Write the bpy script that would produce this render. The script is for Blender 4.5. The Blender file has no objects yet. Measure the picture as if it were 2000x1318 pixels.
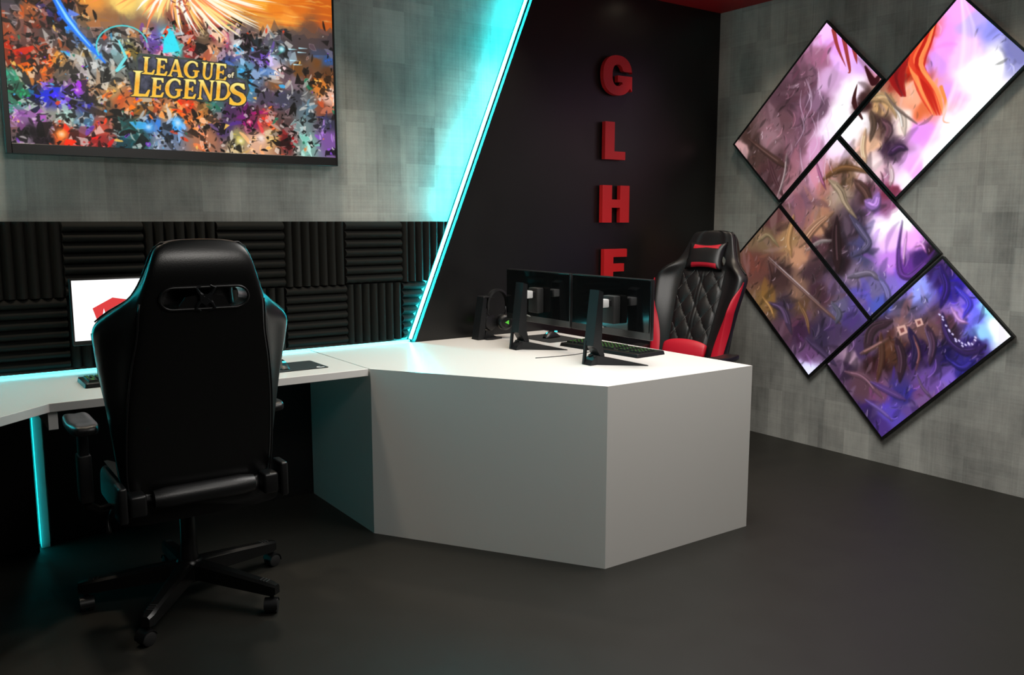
# -*- coding: utf-8 -*-
import bpy, bmesh, math, random
import numpy as np
from mathutils import Vector, Matrix

# ------------------------------------------------------------------ camera, world, lights, exposure
scene = bpy.context.scene
COL = scene.collection
H_EYE = 1.42
F_PX = 1659.0
PITCH = math.atan2(227.0, F_PX)
HEAD = math.radians(54.586)
cam_data = bpy.data.cameras.new('camera')
cam_data.sensor_width = 36.0
cam_data.lens = F_PX / 2000.0 * 36.0
cam_data.clip_start = 0.05
cam = bpy.data.objects.new('camera', cam_data)
cam.location = (0, 0, H_EYE)
cam.rotation_euler = (math.pi / 2 - PITCH, 0, HEAD - math.pi / 2)
COL.objects.link(cam)
scene.camera = cam

world = bpy.data.worlds.new('world')
scene.world = world
world.use_nodes = True
world.node_tree.nodes['Background'].inputs[0].default_value = (0.55, 0.6, 0.65, 1)
world.node_tree.nodes['Background'].inputs[1].default_value = 0.02

scene.view_settings.view_transform = 'Standard'
scene.view_settings.look = 'None'
scene.view_settings.gamma = 1
scene.view_settings.exposure = 0.0
scene.view_settings.use_curve_mapping = False

def area_light(name, loc, target, size, power, color=(1, 1, 1), size_y=None, spread=None):
    d = bpy.data.lights.new(name, 'AREA')
    d.energy = power; d.color = color
    if size_y: d.shape = 'RECTANGLE'; d.size = size; d.size_y = size_y
    else: d.shape = 'SQUARE'; d.size = size
    if spread: d.spread = math.radians(spread)
    o = bpy.data.objects.new(name, d); COL.objects.link(o)
    o.location = loc
    o.rotation_euler = (Vector(target) - Vector(loc)).to_track_quat('-Z', 'Y').to_euler()
    return o

def spot_light(name, loc, target, power, angle, color=(1, .86, .62), blend=.9, radius=.03):
    d = bpy.data.lights.new(name, 'SPOT')
    d.energy = power; d.color = color; d.spot_size = math.radians(angle); d.spot_blend = blend
    d.shadow_soft_size = radius
    o = bpy.data.objects.new(name, d); COL.objects.link(o)
    o.location = loc
    o.rotation_euler = (Vector(target) - Vector(loc)).to_track_quat('-Z', 'Y').to_euler()
    return o

# overhead area lights out of view: a key over the desks, an added fill
area_light('overhead_area_light', (2.75, 2.35, 2.78), (2.75, 2.35, 0), 1.5, 54, (1.0, .965, .92), 1.2, 130)
area_light('overhead_area_light', (1.5, .5, 2.78), (1.9, 2.2, .9), 1.2, 44, (1.0, .95, .89), 1.0)
# downlights close to the walls: x, y, watts, cone
SPOTS = [(.42, 3.80, 66, 88), (1.62, 3.80, 66, 88), (2.78, 3.80, 60, 86), (3.92, 3.78, 30, 76), (4.30, 3.50, 30, 84), (4.30, 2.12, 34, 84), (4.30, .80, 34, 84)]
for sx, sy, sp, sa in SPOTS:
    spot_light('downlight_light', (sx, sy, 2.80), (sx, sy, 0), sp, sa, (1, .84, .66), .8, .09)

# ------------------------------------------------------------------ camera maths: turns a photo pixel into a point on a wall
_F = np.array([math.cos(HEAD) * math.cos(PITCH), math.sin(HEAD) * math.cos(PITCH), -math.sin(PITCH)])
_R = np.array([math.sin(HEAD), -math.cos(HEAD), 0.0])
_U = np.cross(_R, _F)
def ray(x, y):
    return _F * F_PX + _R * (x - 1000.0) - _U * (y - 659.0)
def on_y(x, y, Y):
    d = ray(x, y); t = Y / d[1]; return (d[0] * t, H_EYE + d[2] * t)
def on_x(x, y, X):
    d = ray(x, y); t = X / d[0]; return (d[1] * t, H_EYE + d[2] * t)

# ------------------------------------------------------------------ materials
def new_mat(name):
    m = bpy.data.materials.new(name); m.use_nodes = True
    nt = m.node_tree
    return m, nt, nt.nodes['Principled BSDF']

def lin(c):
    return tuple(((v / 255.0) / 12.92 if v / 255.0 <= .04045 else ((v / 255.0 + .055) / 1.055) ** 2.4) for v in c)

def mat(name, rgb, rough=.5, metal=0.0, spec=.5, bump=0.0, bscale=300, vary=0.0, emit=None, estr=0.0, coat=0.0):
    m, nt, b = new_mat(name)
    c = lin(rgb)
    b.inputs['Base Color'].default_value = (*c, 1)
    b.inputs['Roughness'].default_value = rough
    b.inputs['Metallic'].default_value = metal
    b.inputs['Specular IOR Level'].default_value = spec
    b.inputs['Coat Weight'].default_value = coat
    tc = nt.nodes.new('ShaderNodeTexCoord')
    n = nt.nodes.new('ShaderNodeTexNoise'); n.inputs['Scale'].default_value = bscale; n.inputs['Detail'].default_value = 3
    nt.links.new(tc.outputs['Object'], n.inputs['Vector'])
    if bump:
        bp = nt.nodes.new('ShaderNodeBump'); bp.inputs['Strength'].default_value = bump; bp.inputs['Distance'].default_value = .002
        nt.links.new(n.outputs['Fac'], bp.inputs['Height']); nt.links.new(bp.outputs['Normal'], b.inputs['Normal'])
    if vary:
        mr = nt.nodes.new('ShaderNodeMapRange')
        mr.inputs['To Min'].default_value = max(0.02, rough - vary); mr.inputs['To Max'].default_value = rough + vary
        n2 = nt.nodes.new('ShaderNodeTexNoise'); n2.inputs['Scale'].default_value = 6
        nt.links.new(tc.outputs['Object'], n2.inputs['Vector'])
        nt.links.new(n2.outputs['Fac'], mr.inputs['Value']); nt.links.new(mr.outputs['Result'], b.inputs['Roughness'])
    if emit:
        b.inputs['Emission Color'].default_value = (*lin(emit), 1); b.inputs['Emission Strength'].default_value = estr
    return m

def concrete(name, base):
    m, nt, b = new_mat(name)
    N = nt.nodes.new; L = nt.links.new
    tc = N('ShaderNodeTexCoord')
    def noise(scale3, detail, rough=.55):
        mp = N('ShaderNodeMapping'); mp.inputs['Scale'].default_value = scale3
        L(tc.outputs['Object'], mp.inputs['Vector'])
        n = N('ShaderNodeTexNoise'); n.inputs['Scale'].default_value = 1; n.inputs['Detail'].default_value = detail
        n.inputs['Roughness'].default_value = rough
        L(mp.outputs['Vector'], n.inputs['Vector']); return n.outputs['Fac']
    def cells(scale3, rnd_off):
        mp = N('ShaderNodeMapping'); mp.inputs['Scale'].default_value = scale3; mp.inputs['Location'].default_value = (rnd_off, rnd_off * .7, rnd_off * .3)
        L(tc.outputs['Object'], mp.inputs['Vector'])
        v = N('ShaderNodeTexVoronoi'); v.distance = 'CHEBYCHEV'; v.inputs['Scale'].default_value = 1; v.inputs['Randomness'].default_value = 0.0
        L(mp.outputs['Vector'], v.inputs['Vector'])
        s = N('ShaderNodeSeparateColor'); L(v.outputs['Color'], s.inputs['Color']); return s.outputs['Red']
    def mathn(op, a, c):
        k = N('ShaderNodeMath'); k.operation = op
        for i, q in enumerate((a, c)):
            if isinstance(q, (int, float)): k.inputs[i].default_value = q
            else: L(q, k.inputs[i])
        return k.outputs[0]
    parts = [(noise((1.5, 1.5, 1.0), 3), .50), (noise((9, 9, 5), 4, .6), .46), (noise((2.2, 2.2, 110), 2), .16), (noise((110, 110, 2.2), 2), .18),
             (cells((5.5, 5.5, 3.8), 3.1), .17), (cells((9.5, 9.5, 3.1), 8.4), .14), (noise((260, 260, 260), 2), .14)]
    tot = None
    for o, w in parts:
        t = mathn('MULTIPLY', mathn('SUBTRACT', o, .5), w)
        tot = t if tot is None else mathn('ADD', tot, t)
    f = mathn('ADD', tot, .5)
    cr = N('ShaderNodeValToRGB')
    cr.color_ramp.elements[0].position = .12; cr.color_ramp.elements[1].position = .88
    c0 = lin([v * .62 for v in base]); c1 = lin([min(255, v * 1.34) for v in base])
    cr.color_ramp.elements[0].color = (*c0, 1); cr.color_ramp.elements[1].color = (c1[0] * 1.02, c1[1], c1[2] * .96, 1)
    L(f, cr.inputs['Fac']); L(cr.outputs['Color'], b.inputs['Base Color'])
    b.inputs['Roughness'].default_value = .72
    b.inputs['Specular IOR Level'].default_value = .3
    bp = N('ShaderNodeBump'); bp.inputs['Strength'].default_value = .25; bp.inputs['Distance'].default_value = .004
    L(f, bp.inputs['Height']); L(bp.outputs['Normal'], b.inputs['Normal'])
    return m

def emitter(name, rgb_lin, strength):
    m = bpy.data.materials.new(name); m.use_nodes = True
    nt = m.node_tree
    b = nt.nodes['Principled BSDF']
    b.inputs['Base Color'].default_value = (.6, .7, .7, 1)
    b.inputs['Emission Color'].default_value = (*rgb_lin, 1)
    b.inputs['Emission Strength'].default_value = strength
    return m

def screen_mat(name, strength=1.0):
    m, nt, b = new_mat(name)
    a = nt.nodes.new('ShaderNodeAttribute'); a.attribute_name = 'picture'
    b.inputs['Base Color'].default_value = (.01, .01, .01, 1)
    b.inputs['Roughness'].default_value = .35
    b.inputs['Specular IOR Level'].default_value = .2
    nt.links.new(a.outputs['Color'], b.inputs['Emission Color'])
    b.inputs['Emission Strength'].default_value = strength
    return m

M = dict(
    concrete=concrete('grey_concrete', (142, 144, 141)),
    panel=mat('black_wall_paint', (11, 11, 11), .36, bump=.05, bscale=60, vary=.05),
    floor=mat('dark_floor', (28, 27, 23), .5, bump=.05, bscale=80, spec=.35, vary=.06),
    ceiling=mat('charcoal_ceiling', (60, 60, 60), .8),
    red_ceiling=mat('red_ceiling', (170, 22, 28), .6),
    white=mat('white_laminate', (222, 220, 216), .22, spec=.5, bump=.01, bscale=90),
    foam=mat('charcoal_foam', (27, 27, 25), .9, bump=.5, bscale=500, spec=.12),
    black=mat('black_plastic', (16, 16, 17), .38, bump=.03, bscale=200),
    gloss=mat('glossy_black', (10, 11, 12), .08, spec=.6, bump=.01, bscale=20),
    satin=mat('dark_satin_metal', (26, 27, 29), .4, metal=.3),
    steel=mat('chair_steel', (30, 30, 30), .3, metal=.6),
    leather=mat('black_leather', (18, 18, 19), .40, bump=.25, bscale=260, spec=.6),
    back_leather=mat('matt_black_leather', (8, 8, 8), .33, bump=.12, bscale=260, spec=.6),
    red_leather=mat('red_leather', (190, 22, 45), .45, bump=.25, bscale=260),
    thread=mat('grey_thread', (120, 120, 118), .7),
    rubber=mat('black_rubber', (14, 14, 14), .7),
    silver=mat('silver_plastic', (190, 190, 190), .35, metal=.2),
    red=mat('red_letter_paint', (188, 27, 30), .42, bump=.04, bscale=120),
    cloth=mat('black_mat_cloth', (24, 26, 27), .7, bump=.3, bscale=700),
    key=mat('black_key', (14, 14, 14), .5),
    green=mat('green_backlight', (10, 30, 8), .5, emit=(70, 190, 40), estr=.8),
    green_dim=mat('green_plate_glow', (8, 20, 6), .5, emit=(40, 110, 25), estr=.10),
    greenlogo=mat('green_logo_light', (40, 120, 30), .5, emit=(90, 190, 60), estr=.9),
    cyanlogo=mat('cyan_logo_light', (60, 160, 160), .5, emit=(60, 220, 230), estr=1.5),
    white_print=mat('white_print', (225, 225, 225), .6),
    led=emitter('cyan_led', (.012, .85, .95), 118.0),
    led_soft=emitter('cyan_led_soft', (.01, .8, .9), 7.0),
    led_low=emitter('cyan_led_low', (.01, .8, .9), 9.0),
    lamp=emitter('lamp_glow', (1, .85, .6), 8.0),
    violet=mat('violet_badge', (90, 70, 120), .3, metal=.4),
)

# ------------------------------------------------------------------ mesh helpers
def link(name, me, m, parent=None, smooth=False, loc=None, rot=None):
    o = bpy.data.objects.new(name, me); COL.objects.link(o)
    if m is not None and len(me.materials) == 0: me.materials.append(m)
    if parent is not None: o.parent = parent
    if smooth:
        for p in me.polygons: p.use_smooth = True
    if loc: o.location = loc
    if rot: o.rotation_euler = rot
    return o

def from_bm(name, bm, m, parent=None, smooth=False, **k):
    bmesh.ops.recalc_face_normals(bm, faces=bm.faces)
    me = bpy.data.meshes.new(name); bm.to_mesh(me); bm.free()
    return link(name, me, m, parent, smooth, **k)

def empty(name, loc=(0, 0, 0), rz=0.0):
    o = bpy.data.objects.new(name, None); COL.objects.link(o)
    o.location = loc; o.rotation_euler = (0, 0, rz); o.empty_display_size = .1
    return o

def tag(o, label=None, cat=None, group=None, kind=None):
    if label: o['label'] = label
    if cat: o['category'] = cat
    if group: o['group'] = group
    if kind: o['kind'] = kind
    return o

def add_box(bm, x0, x1, y0, y1, z0, z1, bev=0.0, seg=2, mtx=None):
    g = bmesh.ops.create_cube(bm, size=1)
    vs = g['verts']
    for v in vs:
        v.co = Vector(((x0 + x1) / 2 + v.co.x * (x1 - x0), (y0 + y1) / 2 + v.co.y * (y1 - y0), (z0 + z1) / 2 + v.co.z * (z1 - z0)))
    if bev > 0:
        es = list({e for v in vs for e in v.link_edges})
        r = bmesh.ops.bevel(bm, geom=es, offset=bev, segments=seg, affect='EDGES', profile=.5)
        vs = list({v for f in r['faces'] for v in f.verts} | {v for v in vs if v.is_valid})
    if mtx is not None:
        for v in vs: v.co = mtx @ v.co
    return vs

def box(name, x0, x1, y0, y1, z0, z1, m, parent=None, bev=0.0, seg=2, mtx=None, smooth=False):
    bm = bmesh.new(); add_box(bm, x0, x1, y0, y1, z0, z1, bev, seg, mtx)
    return from_bm(name, bm, m, parent, smooth)

def add_prism(bm, pts, f0, f1):
    """pts: list of 2D; f0/f1 map 2D point -> 3D for both caps"""
    a = [bm.verts.new(f0(*p)) for p in pts]; b = [bm.verts.new(f1(*p)) for p in pts]
    n = len(pts)
    bm.faces.new(a); bm.faces.new(b[::-1])
    for i in range(n):
        bm.faces.new((a[i], b[i], b[(i + 1) % n], a[(i + 1) % n]))

def prism(name, pts, f0, f1, m, parent=None, bev=0.0, seg=2):
    bm = bmesh.new(); add_prism(bm, pts, f0, f1)
    if bev: 
        bmesh.ops.recalc_face_normals(bm, faces=bm.faces)
        es = [e for e in bm.edges if len(e.link_faces) == 2 and e.calc_face_angle(0) > .5]
        bmesh.ops.bevel(bm, geom=es, offset=bev, segments=seg, affect='EDGES', profile=.5)
    return from_bm(name, bm, m, parent)

def add_tube(bm, pts, r, n=8, closed=False, caps=True):
    pts = [Vector(p) for p in pts]; rings = []
    N = len(pts)
    rs = r if isinstance(r, (list, tuple)) else [r] * N
    up = Vector((0, 0, 1)); prev = None
    for i, p in enumerate(pts):
        if closed: t = pts[(i + 1) % N] - pts[i - 1]
        else: t = pts[min(i + 1, N - 1)] - pts[max(i - 1, 0)]
        t.normalize()
        if prev is None:
            a = t.orthogonal().normalized()
        else:
            a = (prev - t * prev.dot(t)).normalized()
        prev = a; b = t.cross(a)
        rings.append([bm.verts.new(p + (a * math.cos(k * 2 * math.pi / n) + b * math.sin(k * 2 * math.pi / n)) * rs[i]) for k in range(n)])
    for i in range(N - 1 + (1 if closed else 0)):
        A = rings[i]; B = rings[(i + 1) % N]
        for k in range(n): bm.faces.new((A[k], A[(k + 1) % n], B[(k + 1) % n], B[k]))
    if not closed and caps:
        bm.faces.new(rings[0][::-1]); bm.faces.new(rings[-1])

def tube(name, pts, r, m, parent=None, n=8, closed=False):
    bm = bmesh.new(); add_tube(bm, pts, r, n, closed)
    return from_bm(name, bm, m, parent, True)

def add_lathe(bm, prof, n=24, mtx=None):
    """prof: list of (r, z)"""
    rings = []
    for r, z in prof:
        ring = []
        for k in range(n):
            v = Vector((r * math.cos(2 * math.pi * k / n), r * math.sin(2 * math.pi * k / n), z))
            ring.append(bm.verts.new(mtx @ v if mtx is not None else v))
        rings.append(ring)
    for A, B in zip(rings, rings[1:]):
        for k in range(n): bm.faces.new((A[k], A[(k + 1) % n], B[(k + 1) % n], B[k]))
    bm.faces.new(rings[0][::-1]); bm.faces.new(rings[-1])

def lathe(name, prof, m, parent=None, n=24, mtx=None, smooth=True):
    bm = bmesh.new(); add_lathe(bm, prof, n, mtx)
    o = from_bm(name, bm, m, parent, False)
    if smooth: shade_auto(o)
    return o

def shade_auto(o, ang=40):
    me = o.data
    bm = bmesh.new(); bm.from_mesh(me)
    for f in bm.faces: f.smooth = True
    for e in bm.edges:
        e.smooth = not (len(e.link_faces) == 2 and e.calc_face_angle(0) > math.radians(ang))
    bm.to_mesh(me); bm.free()

def subsurf(o, lv=2):
    s = o.modifiers.new('subdivision', 'SUBSURF'); s.levels = lv; s.render_levels = lv

def grid_mesh(name, F, nu, nv, m, parent=None, smooth=True, close_u=False):
    vs = [F(i / (nu if close_u else nu - 1), j / (nv - 1)) for j in range(nv) for i in range(nu)]
    fs = []
    for j in range(nv - 1):
        for i in range(nu if close_u else nu - 1):
            i2 = (i + 1) % nu
            fs.append((j * nu + i, j * nu + i2, (j + 1) * nu + i2, (j + 1) * nu + i))
    me = bpy.data.meshes.new(name); me.from_pydata(vs, [], fs)
    return link(name, me, m, parent, smooth)

def interp(x, pts):
    xs = [p[0] for p in pts]; ys = [p[1] for p in pts]
    return float(np.interp(x, xs, ys))

def smooth_interp(x, pts):
    # Catmull-Rom through sorted points
    xs = [p[0] for p in pts]; ys = [p[1] for p in pts]
    if x <= xs[0]: return ys[0]
    if x >= xs[-1]: return ys[-1]
    i = max(k for k in range(len(xs)) if xs[k] <= x); i = min(i, len(xs) - 2)
    t = (x - xs[i]) / (xs[i + 1] - xs[i])
    def tang(k):
        if k <= 0 or k >= len(xs) - 1: return 0.0
        return (ys[k + 1] - ys[k - 1]) / (xs[k + 1] - xs[k - 1])
    h = xs[i + 1] - xs[i]; m0 = tang(i) * h; m1 = tang(i + 1) * h
    return (2 * t ** 3 - 3 * t ** 2 + 1) * ys[i] + (t ** 3 - 2 * t ** 2 + t) * m0 + (-2 * t ** 3 + 3 * t ** 2) * ys[i + 1] + (t ** 3 - t ** 2) * m1

def copy_tree(o, parent=None):
    c = o.copy(); COL.objects.link(c); c.parent = parent
    for ch in [q for q in list(bpy.data.objects) if q.parent == o]: copy_tree(ch, c)
    return c

# ------------------------------------------------------------------ the room
YW = 4.16          # concrete of the far wall
YB = 4.06          # face of the raised black panels
XR = 4.618         # right wall
ZC = 2.823         # ceiling
XL, Y0 = -2.39, -2.2
DESK = 0.765
def slant_x(z): return 2.24 + (z - .778) * (3.023 - 2.24) / (2.67 - .778)
MIRROR = 1.114     # the far wall is symmetrical about the television

tag(box('floor', XL - .1, XR + .1, Y0 - .1, YW + .1, -.1, 0, M['floor']), kind='structure')
tag(box('ceiling', XL - .1, XR + .1, Y0 - .1, YW + .1, ZC, ZC + .1, M['ceiling']), kind='structure')
tag(box('wall_far', XL - .1, XR + .1, YW, YW + .1, 0, ZC, M['concrete']), kind='structure')
tag(box('wall_right', XR, XR + .1, Y0, YW, 0, ZC, M['concrete']), kind='structure')
tag(box('wall_left', XL - .1, XL, Y0, YW, 0, ZC, M['concrete']), kind='structure')
tag(box('wall_near', XL, XR, Y0 - .1, Y0, 0, ZC, M['ceiling']), kind='structure')
# red painted band of the ceiling, thin board under the ceiling along the walls
bm = bmesh.new()
add_box(bm, XR - 1.35, XR, Y0, YW, ZC - .012, ZC)
add_box(bm, XL, XR - 1.35, 3.9, YW, ZC - .012, ZC)
tag(from_bm('trim_1', bm, M['red_ceiling']), kind='structure')
# raised black panel with the slanted edge (right of the television)
zs = [0, ZC - .012]
tag(prism('wall_panel', [(slant_x(0), 0), (XR, 0), (XR, ZC - .012), (slant_x(ZC), ZC - .012)],
      lambda x, z: (x, YB, z), lambda x, z: (x, YW, z), M['panel']), kind='structure')['label'] = 'black raised wall panel with slanted left edge'
mx = lambda x: 2 * MIRROR - x
tag(prism('wall_panel', [(.36, 0), (.36, .725), (mx(slant_x(.725)), .725), (mx(slant_x(ZC)), ZC - .012), (XL, ZC - .012), (XL, 0)],
      lambda x, z: (x, YB, z), lambda x, z: (x, YW, z), M['panel']), kind='structure')
# plain black board added below the worktop, standing in for the unlit wall
tag(box('wall_shade_board', .43, slant_x(0) - .02, YW - .02, YW, 0, .70, M['panel']), kind='structure')

# ------------------------------------------------------------------ cyan light strips
def strip(name, p0, p1, half, depth, m, label, xdir):
    # p0,p1: (x,z) on the slanted edge; xdir: side the strip faces
    d = Vector((p1[0] - p0[0], p1[1] - p0[1])).normalized()
    nrm = Vector((-d.y, d.x)); nrm = nrm if nrm.x * xdir > 0 else -nrm
    yc = (YB + YW) / 2
    root = empty(name, ((p0[0] + p1[0]) / 2, yc, (p0[1] + p1[1]) / 2))
    tag(root, label, 'led strip', 'cyan light strips')
    L0 = root.location
    def mk(nm, n0, n1, h, mm):
        bm = bmesh.new()
        pts = [Vector(p0) + nrm * n0, Vector(p1) + nrm * n0, Vector(p1) + nrm * n1, Vector(p0) + nrm * n1]
        add_prism(bm, [tuple(q) for q in pts], lambda x, z: (x - L0.x, -h, z - L0.z), lambda x, z: (x - L0.x, h, z - L0.z))
        return from_bm(nm, bm, mm, root)
    mk('channel', .001, .004, half + .006, M['silver'])
    mk('light_tube', .004, .004 + depth, half, m)
    return root
strip('led_strip', (slant_x(.775), .775), (slant_x(ZC - .03), ZC - .03), .0075, .008, M['led'],
      'cyan led strip along the slanted edge of the black panel right of the television', -1)
strip('led_strip', (mx(slant_x(.775)), .775), (mx(slant_x(ZC - .03)), ZC - .03), .0038, .008, M['led'],
      'cyan led strip on the black panel edge left of the television', 1)
r = empty('led_strip', (.37, 4.10, .36)); tag(r, 'short upright cyan led strip under the desk beside the wall post', 'led strip', 'cyan light strips')
box('channel', -.009, -.006, -.018, .018, -.35, .34, M['silver'], r)
box('light_tube', -.006, -.001, -.012, .012, -.35, .34, M['led_low'], r)
tag(box('shield_lip', .352, .374, YB - .001, YB + .011, 0, .725, M['panel']), kind='structure')  # lip added to hide the upright light tube from the camera
r = empty('led_strip', (1.1, 4.104, DESK)); tag(r, 'long cyan led strip lying along the back of the desk under the foam tiles', 'led strip', 'cyan light strips')
box('channel', -1.32, slant_x(DESK) - 1.1 - .01, .004, .011, .0005, .009, M['silver'], r)
box('light_tube', -1.32, slant_x(DESK) - 1.1 - .01, -.004, .004, .0005, .0085, M['led_soft'], r)

# ------------------------------------------------------------------ foam tiles
TILE = .3285; TX0 = .2265; TZ1 = 1.42
def clip_poly_slant(x0, x1, z0, z1):
    """corner points of the tile cut by the slanted edge, or None when untouched"""
    off = .022
    if slant_x(z0) - off >= x1: return None
    pts = [(x0, z0), (min(x1, slant_x(z0) - off), z0)]
    if slant_x(z1) - off >= x1:
        pts += [(x1, z0 + (x1 - (slant_x(z0) - off)) / ((slant_x(z1) - slant_x(z0)) / (z1 - z0))), (x1, z1)]
    else:
        pts += [(slant_x(z1) - off, z1)]
    return pts + [(x0, z1)]
def foam_tile(i, row, vertical, label):
    x0 = TX0 + i * TILE; x1 = x0 + TILE
    z1 = TZ1 - row * TILE; z0 = z1 - TILE
    if row == 1: z0 = DESK + .014
    g = .0012; x0 += g; x1 -= g; z1 -= g; z0 += g
    n_r, per = 7, 10
    depth, base = .034, .012
    yb = YW - .001
    def prof(t):
        s = (t * n_r) % 1.0
        return base + depth * (math.sin(math.pi * s) ** .75 if 0 < s < 1 else 0)
    ns = n_r * per
    bm = bmesh.new()
    cut = clip_poly_slant(x0, x1, z0, z1)
    def right_at(z): return min(x1, slant_x(z) - .022) if cut else x1
    K = 30
    if vertical:
        # ribs run up and down: columns of vertices
        cols = []
        for a in range(ns + 1):
            x = x0 + (x1 - x0) * a / ns; p = prof(a / ns)
            cols.append([(min(x, right_at(z0 + (z1 - z0) * k / K)), yb - p, z0 + (z1 - z0) * k / K) for k in range(K + 1)])
    else:
        cols = []
        for a in range(ns + 1):
            z = z0 + (z1 - z0) * a / ns; p = prof(a / ns)
            xr = right_at(z)
            cols.append([(x0 + (xr - x0) * k / K, yb - p, z) for k in range(K + 1)])
    V = [[bm.verts.new(c) for c in col] for col in cols]
    for a in range(ns):
        for k in range(K):
            bm.faces.new((V[a][k], V[a + 1][k], V[a + 1][k + 1], V[a][k + 1]))
    # sides and back
    border = [V[0][k] for k in range(K + 1)] + [V[a][K] for a in range(1, ns + 1)] + [V[ns][k] for k in range(K - 1, -1, -1)] + [V[a][0] for a in range(ns - 1, 0, -1)]
    bk = [bm.verts.new((v.co.x, yb, v.co.z)) for v in border]
    for q in range(len(border)):
        q2 = (q + 1) % len(border)
        bm.faces.new((border[q], border[q2], bk[q2], bk[q]))
    bmesh.ops.remove_doubles(bm, verts=bm.verts, dist=1e-5)
    o = from_bm('acoustic_foam_tile', bm, M['foam'])
    for p in o.data.polygons: p.use_smooth = True
    shade_auto(o, 50)
    tag(o, label, 'foam tile', 'ribbed foam tiles on the far wall')
TOPN = ['farthest left', 'second from left', 'third from left', 'fourth from left', 'fifth from left', 'sixth from left', 'last on the right, cut slanting']
for i in range(7):
    v = i % 2 == 0
    foam_tile(i, 0, v, 'foam tile with %s ribs, top row, %s' % ('upright' if v else 'level', TOPN[i]))
BOTN = ['farthest left', 'behind the left monitor', 'third from left, behind the black chair', 'fourth from left beside the chair', 'fifth from left', 'sixth from left', 'last on the right, cut slanting']
for i in range(7):
    v = i % 2 == 1
    foam_tile(i, 1, v, 'foam tile with %s ribs, bottom row, %s' % ('upright' if v else 'level', BOTN[i]))

# ------------------------------------------------------------------ desks
TH = .033
desk = empty('desk', (1.0, 3.8, 0)); tag(desk, 'long white wall desk with a thin worktop in front of the black chair', 'desk')
def dk(x, y, z): return (x - 1.0, y - 3.8, z)
TOPY = 4.092
pts = [(1.649, 4.098), (1.649, 3.432), (.38, 3.432), (-.55, 2.60), (-.95, 2.60), (-.95, 4.05), (.05, 4.05), (.05, 4.098)]
prism('worktop', pts, lambda x, y: dk(x, y, DESK - TH), lambda x, y: dk(x, y, DESK), M['white'], desk, bev=.0015, seg=1)
# the back rim of the worktop reaching the wall under the light strip
prism('back_rim', [(.05, 4.098), (1.649, 4.098), (1.649, YW - .004), (.05, YW - .004)], lambda x, y: dk(x, y, DESK - TH), lambda x, y: dk(x, y, DESK), M['white'], desk)
box('bracket', *[q for q in (.375 - 1, .407 - 1, 3.44 - 3.8, 4.09 - 3.8, .665, DESK - TH)], M['white'], desk, bev=.001)
box('leg', .385 - 1, .42 - 1, 4.098 - 3.8, YW - .024 - 3.8, 0, DESK - TH, M['white'], desk, bev=.001)
desk2 = empty('reception_desk', (2.4, 3.3, 0)); tag(desk2, 'solid white corner desk block carrying the two dark monitors', 'desk')
def d2(x, y, z): return (x - 2.4, y - 3.3, z)
A, B, C_, D_ = (1.655, 3.420), (2.248, 2.50), (3.122, 2.49), (3.122, 4.056)
top = [A, B, C_, D_, (2.214, 4.056), (2.214, YW - .004), (1.655, YW - .004)]
prism('worktop', top, lambda x, y: d2(x, y, DESK - TH), lambda x, y: d2(x, y, DESK), M['white'], desk2)
def slab(p, q, t, side):
    d = Vector((q[0] - p[0], q[1] - p[1])).normalized(); n = Vector((-d.y, d.x)) * t * side
    return [p, q, (q[0] + n.x, q[1] + n.y), (p[0] + n.x, p[1] + n.y)]
fz = lambda x, y: d2(x, y, 0); fz1 = lambda x, y: d2(x, y, DESK - TH)
n1 = Vector((B[0] - A[0], B[1] - A[1])).normalized()
prism('front_panel', [A, B, (B[0] + .012, B[1] + .022), (A[0] + .02, A[1] + .012)], fz, fz1, M['white'], desk2)
prism('front_panel', [B, C_, (C_[0], C_[1] + .022), (B[0] + .012, B[1] + .022)], fz, fz1, M['white'], desk2)
prism('side_panel', [A, (A[0] + .02, A[1] + .012), (A[0] + .02, YW - .03), (A[0], YW - .03)], fz, fz1, M['white'], desk2)

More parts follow.
